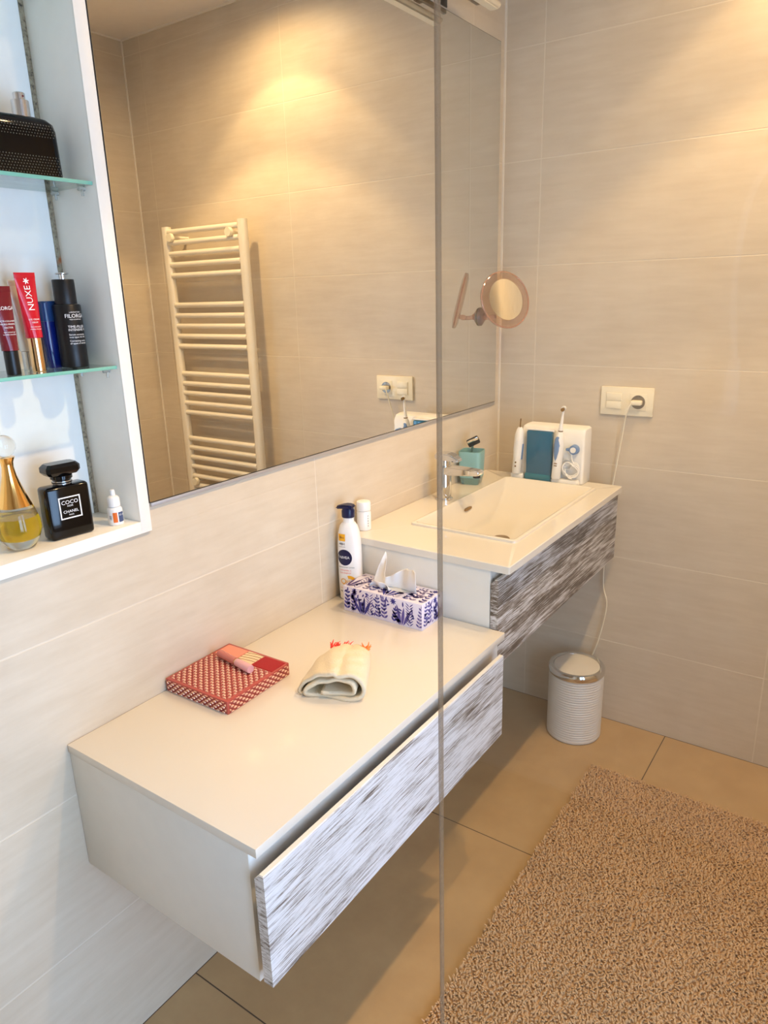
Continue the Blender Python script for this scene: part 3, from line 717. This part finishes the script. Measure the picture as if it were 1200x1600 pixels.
# section in local (x across, z up); the roll runs along +y
sec = [(-0.020, 0.011), (0.012, 0.009), (0.036, 0.0105), (0.045, 0.015), (0.046, 0.022), (0.040, 0.029), (0.022, 0.033), (0.004, 0.031), (-0.022, 0.027), (-0.042, 0.020), (-0.051, 0.013), (-0.053, 0.0075), (-0.044, 0.0042), (-0.010, 0.0035), (0.030, 0.0035), (0.054, 0.006),
       (0.063, 0.016), (0.061, 0.029), (0.050, 0.039), (0.030, 0.043), (0.014, 0.041), (0.006, 0.044), (-0.012, 0.042), (-0.034, 0.034), (-0.052, 0.024), (-0.064, 0.013), (-0.066, 0.0055), (-0.060, 0.0032)]
path = [(p.x, p.y) for p in smooth_path([(a, b, 0) for a, b in sec], 4)]
NY = 26; V, F = [], []; n = len(path)
for j in range(NY + 1):
    t = j / NY; yy = 0.145 * t; wx = 0.98 - 0.26 * t ** 1.7; hz = 1 + 0.10 * math.sin(PI * t) - 0.30 * max(0, t - 0.6) / 0.4
    for i, (a, b) in enumerate(path):
        w = 0.0012 * math.sin(a * 190 + t * 9) + 0.0010 * math.sin(t * 31 + i * 0.35)
        V.append((a * wx - 0.008 * t, yy + 0.004 * math.sin(a * 60 + i * .05) * (1 - t), max(0.0036, (b * 1.22 if b > 0.004 else b) * hz + w * (b > 0.012))))
        if j and i: k = j * n + i; F.append((k - n - 1, k - n, k, k - 1))
o = pymesh('cloth', V, F, 'towel', tv, smooth=True)
md = o.modifiers.new('thickness', 'SOLIDIFY'); md.thickness = 0.0068; md.offset = 0
rnd = random.Random(3)
for m_, cx, cnt, wdt in (('red_tassel', -0.022, 46, 0.019), ('orange_tassel', 0.032, 26, 0.006)):
    bm = bmesh.new()
    for k in range(cnt):
        a = cx + rnd.uniform(-wdt, wdt); z0 = 0.030 + rnd.uniform(-0.006, 0.006)
        dx, dy, dz = rnd.uniform(-0.009, 0.009), rnd.uniform(0.000, 0.012), rnd.uniform(-0.002, 0.011)
        tube(bm, [(a, 0.136, z0), (a + dx * 0.5, 0.144 + dy * .5, z0 + dz * 0.8), (a + dx, 0.146 + dy, z0 + dz)], [0.0018, 0.0013, 0.0005], 4)
    obj('fringe', bm, m_, tv, kind='stuff')

# ------------------------------------------------------------------ bottles in the wall cabinet
# top shelf: black perfume flask
pf = thing('perfume_flask', 'black studded perfume flask with silver sprayer on the upper glass shelf', 'perfume', (-0.062, -1.527, SH[1]), math.radians(-6))
def slab_ring(z, hw, hd, r_=0.012): return rrect(-hd, hd, -hw, hw, r_, z, 5)
pb = obj('body', loft(bmesh.new(), [slab_ring(0, 0.059, 0.017), slab_ring(0.002, 0.061, 0.019), slab_ring(0.070, 0.0595, 0.018), slab_ring(0.080, 0.0570, 0.017), slab_ring(0.0860, 0.050, 0.014), slab_ring(0.088, 0.034, 0.012, 0.010)]), 'blackgloss', pf)
V, F = [], []
for r_, (z, hw) in enumerate([(0.005 + 0.0040 * k, 0.060) for k in range(8)] + [(0.061 + 0.0040 * k, 0.058) for k in range(5)]):
    for c in range(25):
        y = -hw * 0.90 + (c + 0.5 * (r_ % 2)) * hw * 1.8 / 24.5
        x = 0.0189 - z * 0.0147; q = 0.0011; o_ = len(V)
        V += [(x, y - q, z), (x, y, z - q), (x, y + q, z), (x, y, z + q), (x + 0.0011, y, z)]
        F += [(o_, o_ + 1, o_ + 4), (o_ + 1, o_ + 2, o_ + 4), (o_ + 2, o_ + 3, o_ + 4), (o_ + 3, o_, o_ + 4)]
pymesh('studs', V, F, 'stud', pf, kind='stuff')
nz = obj('sprayer', L([(0.0125, 0.0875), (0.0125, 0.110), (0.0120, 0.1105), (0.0085, 0.1105), (0.0085, 0.120), (0.0075, 0.121)], c=(0, 0.015)), 'silver', pf)
obj('spray_hole', T([(0.0082, 0.017, 0.1155), (0.0090, 0.0172, 0.1155)], 0.0014, 10), 'winetube', nz)

# middle shelf
def squeeze_tube(name, label, loc, capm, bodym, capr, caph, h, hw, rot=0.0, capn=20):
    t = thing(name, label, 'tube', loc, rot)
    obj('cap', L([(capr - 0.0006, 0), (capr, 0.0008), (capr, caph - 0.0004), (capr - 0.0004, caph)], n=capn), capm, t)
    rings = []
    for k in range(9):
        s = k / 8; a = capr + 0.0018 + (hw - capr - 0.0018) * s; b = (capr + 0.0016) * (1 - s) + 0.0007 * s
        rings.append(oval(b, a, caph + 0.0004 + (h - caph - 0.008) * s, 24, 2.0))
    bd = obj('body', loft(bmesh.new(), rings), bodym, t)
    obj('crimp', B(-0.0008, 0.0008, -hw, hw, h - 0.0085, h, 0.0003), bodym, bd)
    def fm(u, v):
        s = min(max((v - caph) / (h - caph - 0.008), 0), 1); a = capr + 0.0018 + (hw - capr - 0.0018) * s; b = (capr + 0.0016) * (1 - s) + 0.0007 * s
        return (b * math.sqrt(max(0.0, 1 - (u / a) ** 2)) + 0.0007, u, v)
    return t, fm
t, fm = squeeze_tube('serum_tube', 'wine red squeeze tube with black cap on the middle glass shelf', (-0.034, -1.606, SH[0]), 'black', 'winetube', 0.0105, 0.036, 0.130, 0.0155)
lettering([('FILORGA', 0.0072, 0, 0.098), ('NCTF-COLLAGEN', 0.0032, 0, 0.0795), ('MICRO-FIRMING', 0.0032, 0, 0.0750), ('FACTOR', 0.0034, 0, 0.0700), ('eye contour gel', 0.0028, 0, 0.0635), ('wrinkle smoother', 0.0028, 0, 0.0600)], fm, 'white_print', t)
t, fm = squeeze_tube('pearl_tube', 'pearl white squeeze tube half hidden behind the red tube', (-0.088, -1.548, SH[0]), 'silver', 'silvertube', 0.0105, 0.030, 0.140, 0.0150)
t, fm = squeeze_tube('eye_cream_tube', 'bright red squeeze tube with rose gold cap on the middle glass shelf', (-0.048, -1.5565, SH[0]), 'gold', 'redtube', 0.0108, 0.052, 0.150, 0.0168)
lettering([('NUXE', 0.0140, 0, 0)], lambda u, v: fm(-v, 0.112 + u), 'white_print', t)
V, F = [], []
star(V, F, lambda u, v: fm(u, v), 0.0, 0.1375, 0.0052, (-1, 1, 0, 1), 6); pymesh('flower_mark', V, F, 'white_print', t)
lettering([('EYE CREAM', 0.0034, 0, 0.080), ('SERUM', 0.0032, 0, 0.0755), ('merveillance lift', 0.0026, 0, 0.0690), ('contour des yeux', 0.0026, 0, 0.0655)], fm, 'white_print', t)

bb = thing('blue_bottle', 'deep blue rounded glass bottle behind the black serum bottle', 'bottle', (-0.089, -1.4985, SH[0]))
obj('base', loft(bmesh.new(), [rrect(-0.014, 0.014, -0.020, 0.020, 0.008, 0.0), rrect(-0.015, 0.015, -0.0215, 0.0215, 0.008, 0.003), rrect(-0.015, 0.015, -0.0215, 0.0215, 0.008, 0.075)]), 'bluebottle', bb)
obj('upper', loft(bmesh.new(), [rrect(-0.015, 0.015, -0.0215, 0.0215, 0.008, 0.0752), rrect(-0.015, 0.015, -0.0215, 0.0215, 0.008, 0.104), rrect(-0.013, 0.013, -0.0195, 0.0195, 0.007, 0.107)]), 'bluetop', bb)

sm = thing('serum_bottle', 'black cylindrical serum bottle with chrome pump on the middle glass shelf', 'bottle', (-0.062, -1.4845, SH[0]))
obj('body', L([(0.0205, 0), (0.0215, 0.001), (0.0215, 0.099), (0.0205, 0.1005), (0.0185, 0.1012)], n=40), 'blackmatte', sm)
obj('collar', L([(0.0172, 0.1014), (0.0172, 0.139), (0.0166, 0.1402)], n=36), 'blackmatte', sm)
pu = obj('pump', L([(0.0045, 0.1402), (0.0045, 0.148)], n=16), 'chrome', sm)
obj('pump_plate', L([(0.0095, 0.148), (0.0105, 0.1488), (0.0105, 0.1500), (0.0095, 0.1508)], n=24), 'silver', pu)
cm = cyl_x(0.0215)
lettering([('LABORATOIRES', 0.0028, 0, 0.0885), ('FILORGA', 0.0086, 0, 0.0825), ('MEDI-COSMETIQUE', 0.0024, 0, 0.0770), ('TIME-FILLER', 0.0056, -0.0145, 0.0655, 'LEFT'), ('INTENSIVE 5XP', 0.0052, -0.0145, 0.0605, 'LEFT'),
           ('Serum correcteur', 0.0040, -0.0145, 0.0530, 'LEFT'), ('tous types de rides', 0.0038, -0.0145, 0.0490, 'LEFT'), ('Correcting serum', 0.0040, -0.0145, 0.0430, 'LEFT'), ('all types of wrinkles', 0.0038, -0.0145, 0.0390, 'LEFT')], cm, 'white_print', sm)
ac = thing('clear_case', 'empty clear acrylic case standing beside the cabinet side panel', 'case', (-0.094, -1.461, SH[0]))
for a in ((-0.018, -0.0168, -0.012, 0.012), (0.0168, 0.018, -0.012, 0.012), (-0.0168, 0.0168, -0.012, -0.0108), (-0.0168, 0.0168, 0.0108, 0.012)):
    obj('wall_panel', B(*a, 0, 0.098), 'acrylic', ac, smooth=False)
obj('lid_panel', B(-0.018, 0.018, -0.012, 0.012, 0.098, 0.0992), 'acrylic', ac, smooth=False)

# niche floor: round perfume bottle, black perfume bottle, eye drops
jd = thing('perfume_bottle', 'teardrop glass perfume bottle with golden neck and clear ball stopper', 'perfume', (-0.050, -1.634, ZN))
outer = [(0.014, 0.0), (0.022, 0.003), (0.030, 0.016), (0.0345, 0.032), (0.0340, 0.044), (0.0300, 0.060), (0.0245, 0.075), (0.0195, 0.088)]
obj('glass_body', L(outer, n=40, cap1=False), 'perfglass', jd, ang=60)
obj('perfume', L([(0.016, 0.016), (0.026, 0.020), (0.0318, 0.032), (0.0316, 0.044), (0.0295, 0.053), (0.0, 0.053)], n=36, cap1=False), 'perfume', jd, ang=60)
obj('gold_neck', L([(0.0262, 0.0712), (0.0202, 0.088), (0.0150, 0.104), (0.0108, 0.120), (0.0088, 0.134), (0.0095, 0.142), (0.0128, 0.150), (0.0, 0.1505)], n=36, cap0=False, cap1=False), 'goldneck', jd, ang=60)
obj('ball_stopper', L([(0.0, 0.1508)] + [(0.0172 * math.sin(PI * k / 16), 0.1675 - 0.0172 * math.cos(PI * k / 16)) for k in range(1, 16)] + [(0.0, 0.1847)], n=32, cap0=False, cap1=False), 'perfglass', jd, ang=80)

ch_ = thing('perfume_bottle', 'black square perfume bottle with faceted stopper and white framed label', 'perfume', (-0.0395, -1.5545, ZN), math.radians(-6))
obj('body', B(-0.0165, 0.0165, -0.0375, 0.0375, 0, 0.090, 0.006, seg=3), 'blackgloss', ch_)
obj('neck', L([(0.0145, 0.090), (0.0145, 0.0985)]), 'blackgloss', ch_)
obj('neck_ring', L([(0.0150, 0.0915), (0.0155, 0.0920), (0.0155, 0.0965), (0.0150, 0.0970)]), 'silver', ch_)
obj('neck_band', L([(0.0160, 0.0930), (0.0160, 0.0955)]), 'black', ch_)
st_ = obj('stopper_collar', L([(0.0150, 0.0985), (0.0175, 0.1005), (0.0175, 0.1055), (0.0150, 0.1075)]), 'blackgloss', ch_)
def octa(hw, hd, c, z): return [(hd, -hw + c, z), (hd, hw - c, z), (hd - c, hw, z), (-hd + c, hw, z), (-hd, hw - c, z), (-hd, -hw + c, z), (-hd + c, -hw, z), (hd - c, -hw, z)]
obj('stopper', loft(bmesh.new(), [octa(0.024, 0.014, 0.004, 0.1076), octa(0.0285, 0.0175, 0.005, 0.1130), octa(0.0285, 0.0175, 0.005, 0.1210), octa(0.0235, 0.0130, 0.004, 0.1265)]), 'blackgloss', ch_, smooth=False)
fx = 0.0169
fl_ = bmesh.new()
for a in ((-0.0185, 0.0185, 0.0690, 0.0710), (-0.0185, 0.0185, 0.0335, 0.0355), (-0.0185, -0.0165, 0.0355, 0.0690), (0.0165, 0.0185, 0.0355, 0.0690)): box(fl_, 0.0163, fx, *a)
obj('label_frame', fl_, 'white_print', ch_, smooth=False)
fmx = lambda u, v: (fx, u, v)
lettering([('COCO', 0.0095, 0, 0.0612), ('NOIR', 0.0042, 0, 0.0550), ('CHANEL', 0.0068, 0, 0.0455), ('PARIS', 0.0034, 0, 0.0398)], fmx, 'white_print', ch_)

ed = thing('eye_drops', 'small white dropper bottle with orange and slate label in the cabinet corner', 'bottle', (-0.0235, -1.4745, ZN))
obj('body', L([(0.0120, 0), (0.0132, 0.001), (0.0132, 0.027), (0.0115, 0.031), (0.0085, 0.033)]), 'lotion', ed)
cp = obj('cap', L([(0.0100, 0.0332), (0.0110, 0.0342), (0.0105, 0.048), (0.0080, 0.0515), (0.0046, 0.0530), (0.0040, 0.062), (0.0030, 0.0632)]), 'lotion', ed)
cy = lambda u, v, off=0.0003: ((0.0132 + off) * math.cos(u / 0.0132), (0.0132 + off) * math.sin(u / 0.0132), v)
patch('orange_patch', 'orange_label', ed, cy, -0.0120, -0.0045, 0.006, 0.024)
patch('slate_patch', 'blue_print', ed, cy, -0.0025, 0.0085, 0.006, 0.024)
lettering([('15 ml', 0.0045, 0.003, 0.019)], lambda u, v: cy(u, v, 0.0006), 'white_print', ed)
lettering([('IIIII', 0.0062, 0, 0)], lambda u, v: cy(-0.0165 + v, 0.015 + u, 0.0006), 'black_print', ed)

# ------------------------------------------------------------------ oral care station and its brushes
oc = thing('oral_irrigator', 'white oral irrigator station with dark teal water tank by the back wall', 'oral irrigator', (0.143, -0.146, Z2 + 0.0004))
bm = bmesh.new(); loft(bm, [rrect(0.004, 0.204, 0.012, 0.078, 0.008, 0), rrect(0.0, 0.206, 0.010, 0.080, 0.008, 0.003), rrect(0.002, 0.205, 0.012, 0.080, 0.008, 0.150), rrect(0.004, 0.204, 0.022, 0.080, 0.008, 0.1655), rrect(0.010, 0.199, 0.034, 0.078, 0.008, 0.170)])
obj('housing', bm, 'plastic', oc)
tk = obj('water_tank', B(0.029, 0.112, -0.008, 0.0095, 0.010, 0.157, 0.004), 'teal', oc)
obj('tank_base', B(0.026, 0.112, -0.010, 0.0095, 0.0005, 0.024, 0.004), 'tealclear', oc)
obj('tank_rim', B(0.026, 0.115, -0.004, 0.0098, 0.1575, 0.163, 0.002), 'plastic', oc)
obj('foot', loft(bmesh.new(), [rrect(0.113, 0.200, -0.011, 0.009, 0.008, 0), rrect(0.112, 0.201, -0.012, 0.009, 0.008, 0.010), rrect(0.116, 0.198, -0.010, 0.009, 0.008, 0.016)]), 'plastic', oc)
obj('side_cradle', loft(bmesh.new(), [rrect(-0.022, 0.020, -0.012, 0.009, 0.008, 0), rrect(-0.022, 0.020, -0.012, 0.009, 0.008, 0.014), rrect(-0.018, 0.018, -0.008, 0.009, 0.006, 0.018)]), 'plastic', oc)
dl = obj('pressure_dial', T([(0.178, 0.0118, 0.108), (0.178, -0.002, 0.108), (0.178, -0.004, 0.108)], [0.0150, 0.0142, 0.0120], 24), 'bluegrey', oc)
obj('dial_face', T([(0.178, -0.004, 0.108), (0.178, -0.007, 0.108)], 0.0085, 20), 'plastic', dl)
obj('dial_grip', T([(0.165, 0.002, 0.108), (0.154, 0.003, 0.107)], [0.006, 0.0040], 12), 'bluegrey', dl)
obj('hose_holder', loft(bmesh.new(), [[(0.156 + rr * math.cos(2 * PI * k / 24), yy, 0.060 + rr * math.sin(2 * PI * k / 24)) for k in range(24)] for rr, yy in ((0.0165, 0.0116), (0.0165, 0.0045), (0.0148, 0.0045), (0.0148, 0.0110))], False, False), 'plastic', oc)
pts = []
for k in range(58):
    a = k * 0.42; rr = 0.024 + 0.005 * math.sin(k * 0.9); pts.append((0.1715 + rr * math.cos(a) * 0.88, 0.004 - 0.012 * (k / 58) + 0.003 * math.sin(k * 1.3), 0.046 + rr * 0.95 * math.sin(a)))
obj('coiled_hose', T(smooth_path([(0.172, 0.000, 0.096), (0.176, -0.002, 0.075)] + pts + [(0.160, -0.006, 0.030), (0.150, 0.004, 0.060)], 2), 0.0019, 7), 'plastic', oc)
def brush(name, label, loc, tall):
    t = thing(name, label, 'toothbrush', loc); t.rotation_euler = (0, 0.065, 0)
    bd = obj('handle', L([(0.0130, 0), (0.0140, 0.002), (0.0138, 0.05), (0.0150, 0.090), (0.0138, 0.122), (0.0100, 0.137), (0.0062, 0.145)], n=28), 'plastic', t)
    return t, bd
t1, bd = brush('electric_toothbrush', 'white electric toothbrush handle with bare metal tip left of the tank', (0.141, -0.154, Z2 + 0.0204), False)
obj('drive_pin', T([(0, 0, 0.145), (0, 0, 0.172)], 0.0021, 8), 'steelc', t1)
obj('button', T([(0, -0.0130, 0.106), (0, -0.0160, 0.106)], 0.004, 12), 'plastic', bd)
for z in (0.024, 0.036): obj('charge_light', T([(0.001, -0.0128, z), (0.001, -0.0148, z)], 0.0026, 10), 'steelc', bd)
obj('grip_strip', B(0.0125, 0.0158, -0.005, 0.005, 0.045, 0.095, 0.0015), 'bluegrey', bd)
t1.location.x -= 0.0
t2_, bd = brush('electric_toothbrush', 'white electric toothbrush with blue grip and round brush head beside the dial', (0.2725, -0.156, Z2 + 0.0182), True)
V = [( -0.0075 + 0.0, 0, 0)]
bm = bmesh.new(); rg = []
for z, a in ((0.070, 0.0030), (0.080, 0.0055), (0.100, 0.0085), (0.118, 0.0095), (0.128, 0.0080), (0.132, 0.0040)):
    rr = 0.0151 if 0.08 < z < 0.115 else 0.0146
    rg.append([(a * math.cos(2 * PI * k / 14) - 0.002, -rr - 0.0006 + 0.004 * abs(math.cos(2 * PI * k / 14)) ** 2, z + 0) for k in range(14)])
V, F = [], []
for z, a in ((0.058, 0.0008), (0.066, 0.0040), (0.085, 0.0075), (0.105, 0.0092), (0.120, 0.0090), (0.128, 0.0060), (0.131, 0.0010)):
    rr = 0.0140 + 0.0012 * math.exp(-((z - 0.09) / 0.025) ** 2) - max(0, z - 0.115) * 0.16
    for k in range(7):
        u = a * (k / 3 - 1); V.append((u - 0.002, -math.sqrt(max(1e-6, rr * rr - u * u)) - 0.0009, z))
for j in range(6):
    for k in range(6): q = j * 7 + k; F.append((q, q + 1, q + 8, q + 7))
o = pymesh('grip_pad', V, F, 'bluegrey', bd, smooth=True); o.modifiers.new('t', 'SOLIDIFY').thickness = 0.0012
for z in (0.042, 0.049): obj('level_light', B(-0.0045, 0.0045, -0.0150, -0.0136, z - 0.0012, z + 0.0012), 'steelc', bd)
hd = obj('brush_neck', T([(0, 0, 0.147), (0, 0, 0.160), (0.001, 0, 0.195), (0.002, 0.001, 0.215)], [0.0068, 0.0055, 0.0036, 0.0034], 14), 'plastic', t2_)
obj('colour_ring', L([(0.0070, 0.1452), (0.0072, 0.1465), (0.0070, 0.1480)]), 'steelc', t2_)
obj('brush_cup', T([(0.002, 0.004, 0.2155), (0.002, -0.003, 0.2150)], 0.0066, 18), 'plastic', hd)
obj('bristles', T([(0.002, -0.003, 0.2130), (0.002, -0.011, 0.2115)], 0.0052, 14), 'steelc', hd)

# ------------------------------------------------------------------ outlet plate, plug and cord
ol = thing('outlet_plate', 'cream double wall plate with two rocker switches and a socket', 'outlet', (0.348, 0.0, 1.050))
obj('cover_plate', B(0, 0.157, -0.009, 0.0, 0, 0.085, 0.0025), 'cream', ol)
obj('switch_surround', B(0.0178, 0.0652, -0.0098, -0.008, 0.0188, 0.0672), 'cream', ol, smooth=False)
for z in (0.0200, 0.0437): obj('rocker_switch', B(0.0190, 0.0640, -0.0128, -0.0090, z, z + 0.0224, 0.0006), 'cream', ol)
obj('socket_gap', B(0.0875, 0.1395, -0.0096, -0.008, 0.0165, 0.0685), 'cream', ol, smooth=False)
sr = obj('socket_insert', B(0.0885, 0.1385, -0.0105, -0.008, 0.0175, 0.0675, 0.0010), 'cream', ol)
obj('socket_well', T([(0.1135, -0.0106, 0.0425), (0.1135, -0.0112, 0.0425)], 0.0205, 32), 'steel', sr)
for s_ in (-1, 1): obj('earth_clip', B(0.1105, 0.1165, -0.0135, -0.0108, 0.0425 + s_ * 0.0175 - 0.002, 0.0425 + s_ * 0.0175 + 0.002), 'steel', sr, smooth=False)
pg = thing('power_plug', 'cream flat plug with thin white cord hanging from the wall socket', 'plug', (0.4615, -0.0115, 1.0925))
obj('plug_body', B(-0.0170, 0.0150, -0.024, -0.0002, -0.0070, 0.0070, 0.004), 'cream', pg)
cdp = smooth_path([(-0.014, -0.022, -0.002), (-0.024, -0.024, -0.030), (-0.036, -0.010, -0.10), (-0.052, -0.004, -0.22), (-0.062, 0.001, -0.30), (-0.068, 0.000, -0.45), (-0.066, -0.004, -0.596), (-0.050, -0.006, -0.670), (-0.074, -0.004, -0.815), (-0.12, 0.000, -0.95), (-0.14, 0.000, -1.06), (-0.20, 0.000, -1.087)], 6)
obj('cord', T(cdp, 0.0020, 8), 'cream', pg)

# ------------------------------------------------------------------ magnifying mirror on suction cup
mc = Vector((0.086, -0.140, 1.3955)); nrm = Vector((0.845, -0.476, 0.243)).normalized()
mm = thing('magnifying_mirror', 'round magnifying mirror with clear pink rim stuck to the large mirror', 'mirror', tuple(mc))
zax = nrm; xax = Vector((0, 0, 1)).cross(zax).normalized(); yax = zax.cross(xax)
Rm = Matrix((xax, yax, zax)).transposed().to_4x4()
def mo(name, bm, m, par=mm): o = obj(name, bm, m, par); o.matrix_local = Rm; return o
RB = 0.086
rim = mo('rim', L([(0.060, 0.000), (0.062, 0.0055), (0.066, 0.0045), (0.078, 0.0030), (0.084, 0.0010), (RB, -0.004), (RB - 0.002, -0.010), (0.070, -0.015), (0.0, -0.0165)], n=56, cap0=False, cap1=False), 'pinkring')
mo('mirror_disc', L([(0.0, 0.0016), (0.062, 0.0016)], n=48, cap0=False, cap1=False), 'mirror')
mo('rim_bead', L([(RB - 0.0026 + 0.0024 * math.cos(2 * PI * k / 10), -0.002 + 0.0024 * math.sin(2 * PI * k / 10)) for k in range(11)], n=56, cap0=False, cap1=False), 'pinkclear')
bpt = Rm @ Vector((-0.035, -0.046, -0.015)); cupw = Vector((0.0058, -0.152, 1.3465)) - mc
mid = bpt * 0.55 + cupw * 0.45 + Vector((0.006, -0.004, -0.004))
obj('ball_joint', T([bpt, bpt + (mid - bpt) * 0.5, mid], [0.006, 0.0085, 0.006], 14), 'pinkclear', mm)
obj('arm', T([mid, mid * 0.4 + cupw * 0.6, cupw + Vector((0.016, 0, 0))], [0.006, 0.0065, 0.011], 14), 'pinkclear', mm)
sc_ = obj('suction_cup', T([cupw, cupw + Vector((0.003, 0, 0)), cupw + Vector((0.010, 0, 0)), cupw + Vector((0.017, 0, 0))], [0.026, 0.0255, 0.020, 0.010], 28), 'pinkclear', mm)
obj('lock_ring', T([cupw + Vector((0.0002, 0, 0)), cupw + Vector((0.0030, 0, 0))], 0.0272, 28), 'steel', sc_)

# ------------------------------------------------------------------ towel radiator on the back wall
ra = thing('towel_radiator', 'white ladder towel radiator mounted on the back wall', 'radiator', (1.0705, -0.072, 0.45))
rwid, rhgt = 0.445, 1.262
for x in (0, rwid):
    bm = bmesh.new(); loft(bm, [rrect(x - 0.0195, x + 0.0195, -0.016, 0.016, 0.013, z) for z in (0.0, 0.002, rhgt - 0.002, rhgt)]); obj('upright', bm, 'rad', ra)
zb = [1.691, 1.648, 1.605, 1.562, 1.519, 1.399, 1.356, 1.313, 1.271, 1.229, 1.112, 1.069, 1.027, 0.984, 0.942, 0.825, 0.782, 0.738, 0.695, 0.651, 0.608, 0.565, 0.522, 0.480]
bar_me = None
for z in zb:
    if bar_me is None:
        o = obj('bar', T([(0.017, 0, 0), (rwid - 0.017, 0, 0)], 0.0110, 12), 'rad', ra); bar_me = o.data
    else:
        o = bpy.data.objects.new('bar', bar_me); COL.objects.link(o); o.parent = ra
    o.location = (0, -0.004, z - 0.45)
for x in (0.055, rwid - 0.045):
    for z in (1.668, 0.63):
        br = obj('wall_bracket', T([(x, 0.0715, z - 0.45), (x, -0.010, z - 0.45)], 0.0075, 12), 'rad', ra)
        obj('bracket_knob', T([(x, -0.012, z - 0.45), (x, -0.016, z - 0.45), (x, -0.030, z - 0.45)], [0.012, 0.0175, 0.0165], 18), 'cream', br)

# ------------------------------------------------------------------ pedal-free bin
wb_ = thing('waste_bin', 'ribbed white cylindrical waste bin with chrome rimmed lid on the floor', 'bin', (0.362, -0.130, 0))
RBn, HB = 0.0875, 0.250
pr = [(RBn - 0.005, 0), (RBn - 0.001, 0.003)]
z = 0.012
while z < HB - 0.030:
    pr += [(RBn, z), (RBn - 0.0022, z + 0.0042), (RBn, z + 0.0066)]; z += 0.0086
pr += [(RBn, HB - 0.022)]
obj('ribbed_body', L(pr, n=56), 'bin', wb_, ang=60)
obj('chrome_rim', L([(RBn + 0.0005, HB - 0.022), (RBn + 0.0022, HB - 0.019), (RBn + 0.0022, HB - 0.006), (RBn - 0.002, HB), (RBn - 0.013, HB - 0.001), (RBn - 0.014, HB - 0.006)], n=56, cap1=False), 'chrome', wb_)
obj('swing_lid', L([(RBn - 0.0145, HB - 0.008), (RBn - 0.0145, HB - 0.0035), (RBn - 0.040, HB - 0.0005), (0, HB + 0.0005)], n=48, cap1=False), 'binlid', wb_)

# ------------------------------------------------------------------ bath rug
rg_ = thing('bath_rug', 'fluffy beige rectangular bath rug lying on the tan floor tiles', 'rug', (0.486, -1.46, 0))
rw, rl = 0.66, 1.168
obj('backing', loft(bmesh.new(), [rrect(0, rw, 0, rl, 0.02, 0.0005), rrect(0, rw, 0, rl, 0.02, 0.009)]), 'rugbase', rg_)
rnd = random.Random(11); V, F = [], []
stp = 0.0056; ny, nx = int(rl / stp), int(rw / stp)
ca = [(math.cos(2 * PI * k / 4), math.sin(2 * PI * k / 4)) for k in range(4)]
for iy in range(ny + 1):
    for ix in range(nx + 1):
        x = ix * stp + rnd.uniform(-.0026, .0026); y = iy * stp + rnd.uniform(-.0026, .0026)
        ang_ = 0.5 * math.sin(x * 13 + y * 7) + 0.6 * math.sin(y * 11 - x * 5) + rnd.uniform(-3.1, 3.1)
        lean = rnd.uniform(0.003, 0.0085); hgt = rnd.uniform(0.0125, 0.0165); r0 = rnd.uniform(0.0023, 0.0032)
        dx, dy = math.cos(ang_) * lean, math.sin(ang_) * lean; o_ = len(V)
        for s, rr in ((0.0, r0 * 0.9), (0.55, r0 * 1.05), (0.95, r0 * 0.7)):
            cx, cy_, cz = x + dx * s * s, y + dy * s * s, 0.008 + (hgt - 0.004) * s * (1.25 - 0.3 * s)
            V += [(cx + rr * c, cy_ + rr * q, cz) for c, q in ca]
        V.append((x + dx * 1.1, y + dy * 1.1, 0.008 + (hgt - 0.004) * 0.98))
        for lv in (0, 4):
            for k in range(4): F.append((o_ + lv + k, o_ + lv + (k + 1) % 4, o_ + lv + 4 + (k + 1) % 4, o_ + lv + 4 + k))
        for k in range(4): F.append((o_ + 8 + k, o_ + 8 + (k + 1) % 4, o_ + 12))
pymesh('pile', V, F, 'rug', rg_, kind='stuff', smooth=True)

# ------------------------------------------------------------------ shower screen and fittings of the shower
YG = -1.720
ss = thing('shower_screen', 'clear frameless glass shower screen standing in front of the rug', 'shower screen', (0.7885, YG, 0))
gl = W_ROOM - 0.7885
obj('glass_panel', B(0.0022, gl - 0.012, -0.003, 0.003, 0.012, 2.02), 'glass', ss, smooth=False)
obj('polished_edge', B(0.0, 0.0021, -0.003, 0.003, 0.012, 2.02, 0.0005), 'glassedge', ss)
obj('wall_profile', B(gl - 0.016, gl - 0.0005, -0.010, 0.010, 0.0, 2.02, 0.001), 'chrome', ss)
obj('floor_rail', B(0.0, gl - 0.016, -0.009, 0.009, 0.0, 0.012, 0.001), 'chrome', ss)
hs = thing('hand_shower', 'white hand shower with curved hose on the wall facing the screen', 'hand shower', (0.79, Y_FRONT, 0))
obj('handle', loft(bmesh.new(), [oval(0.016, 0.012, z) for z in ()] or [[(p[0], p[1] + 0.05, p[2]) for p in oval(a, a * 0.8, z)] for a, z in ((0.014, 1.15), (0.016, 1.16), (0.015, 1.25), (0.012, 1.27))]), 'hose', hs)
obj('wall_holder', T([(0, 0.0005, 1.20), (0, 0.040, 1.20)], 0.011, 14), 'chrome', hs)
obj('hose', T(smooth_path([(0.0, 0.05, 1.27), (-0.006, 0.052, 1.32), (-0.014, 0.055, 1.40), (-0.014, 0.055, 1.48), (-0.006, 0.055, 1.57), (0.016, 0.05, 1.63), (0.07, 0.04, 1.665), (0.15, 0.02, 1.67), (0.18, 0.0005, 1.67)], 5), 0.0065, 10), 'hose', hs)
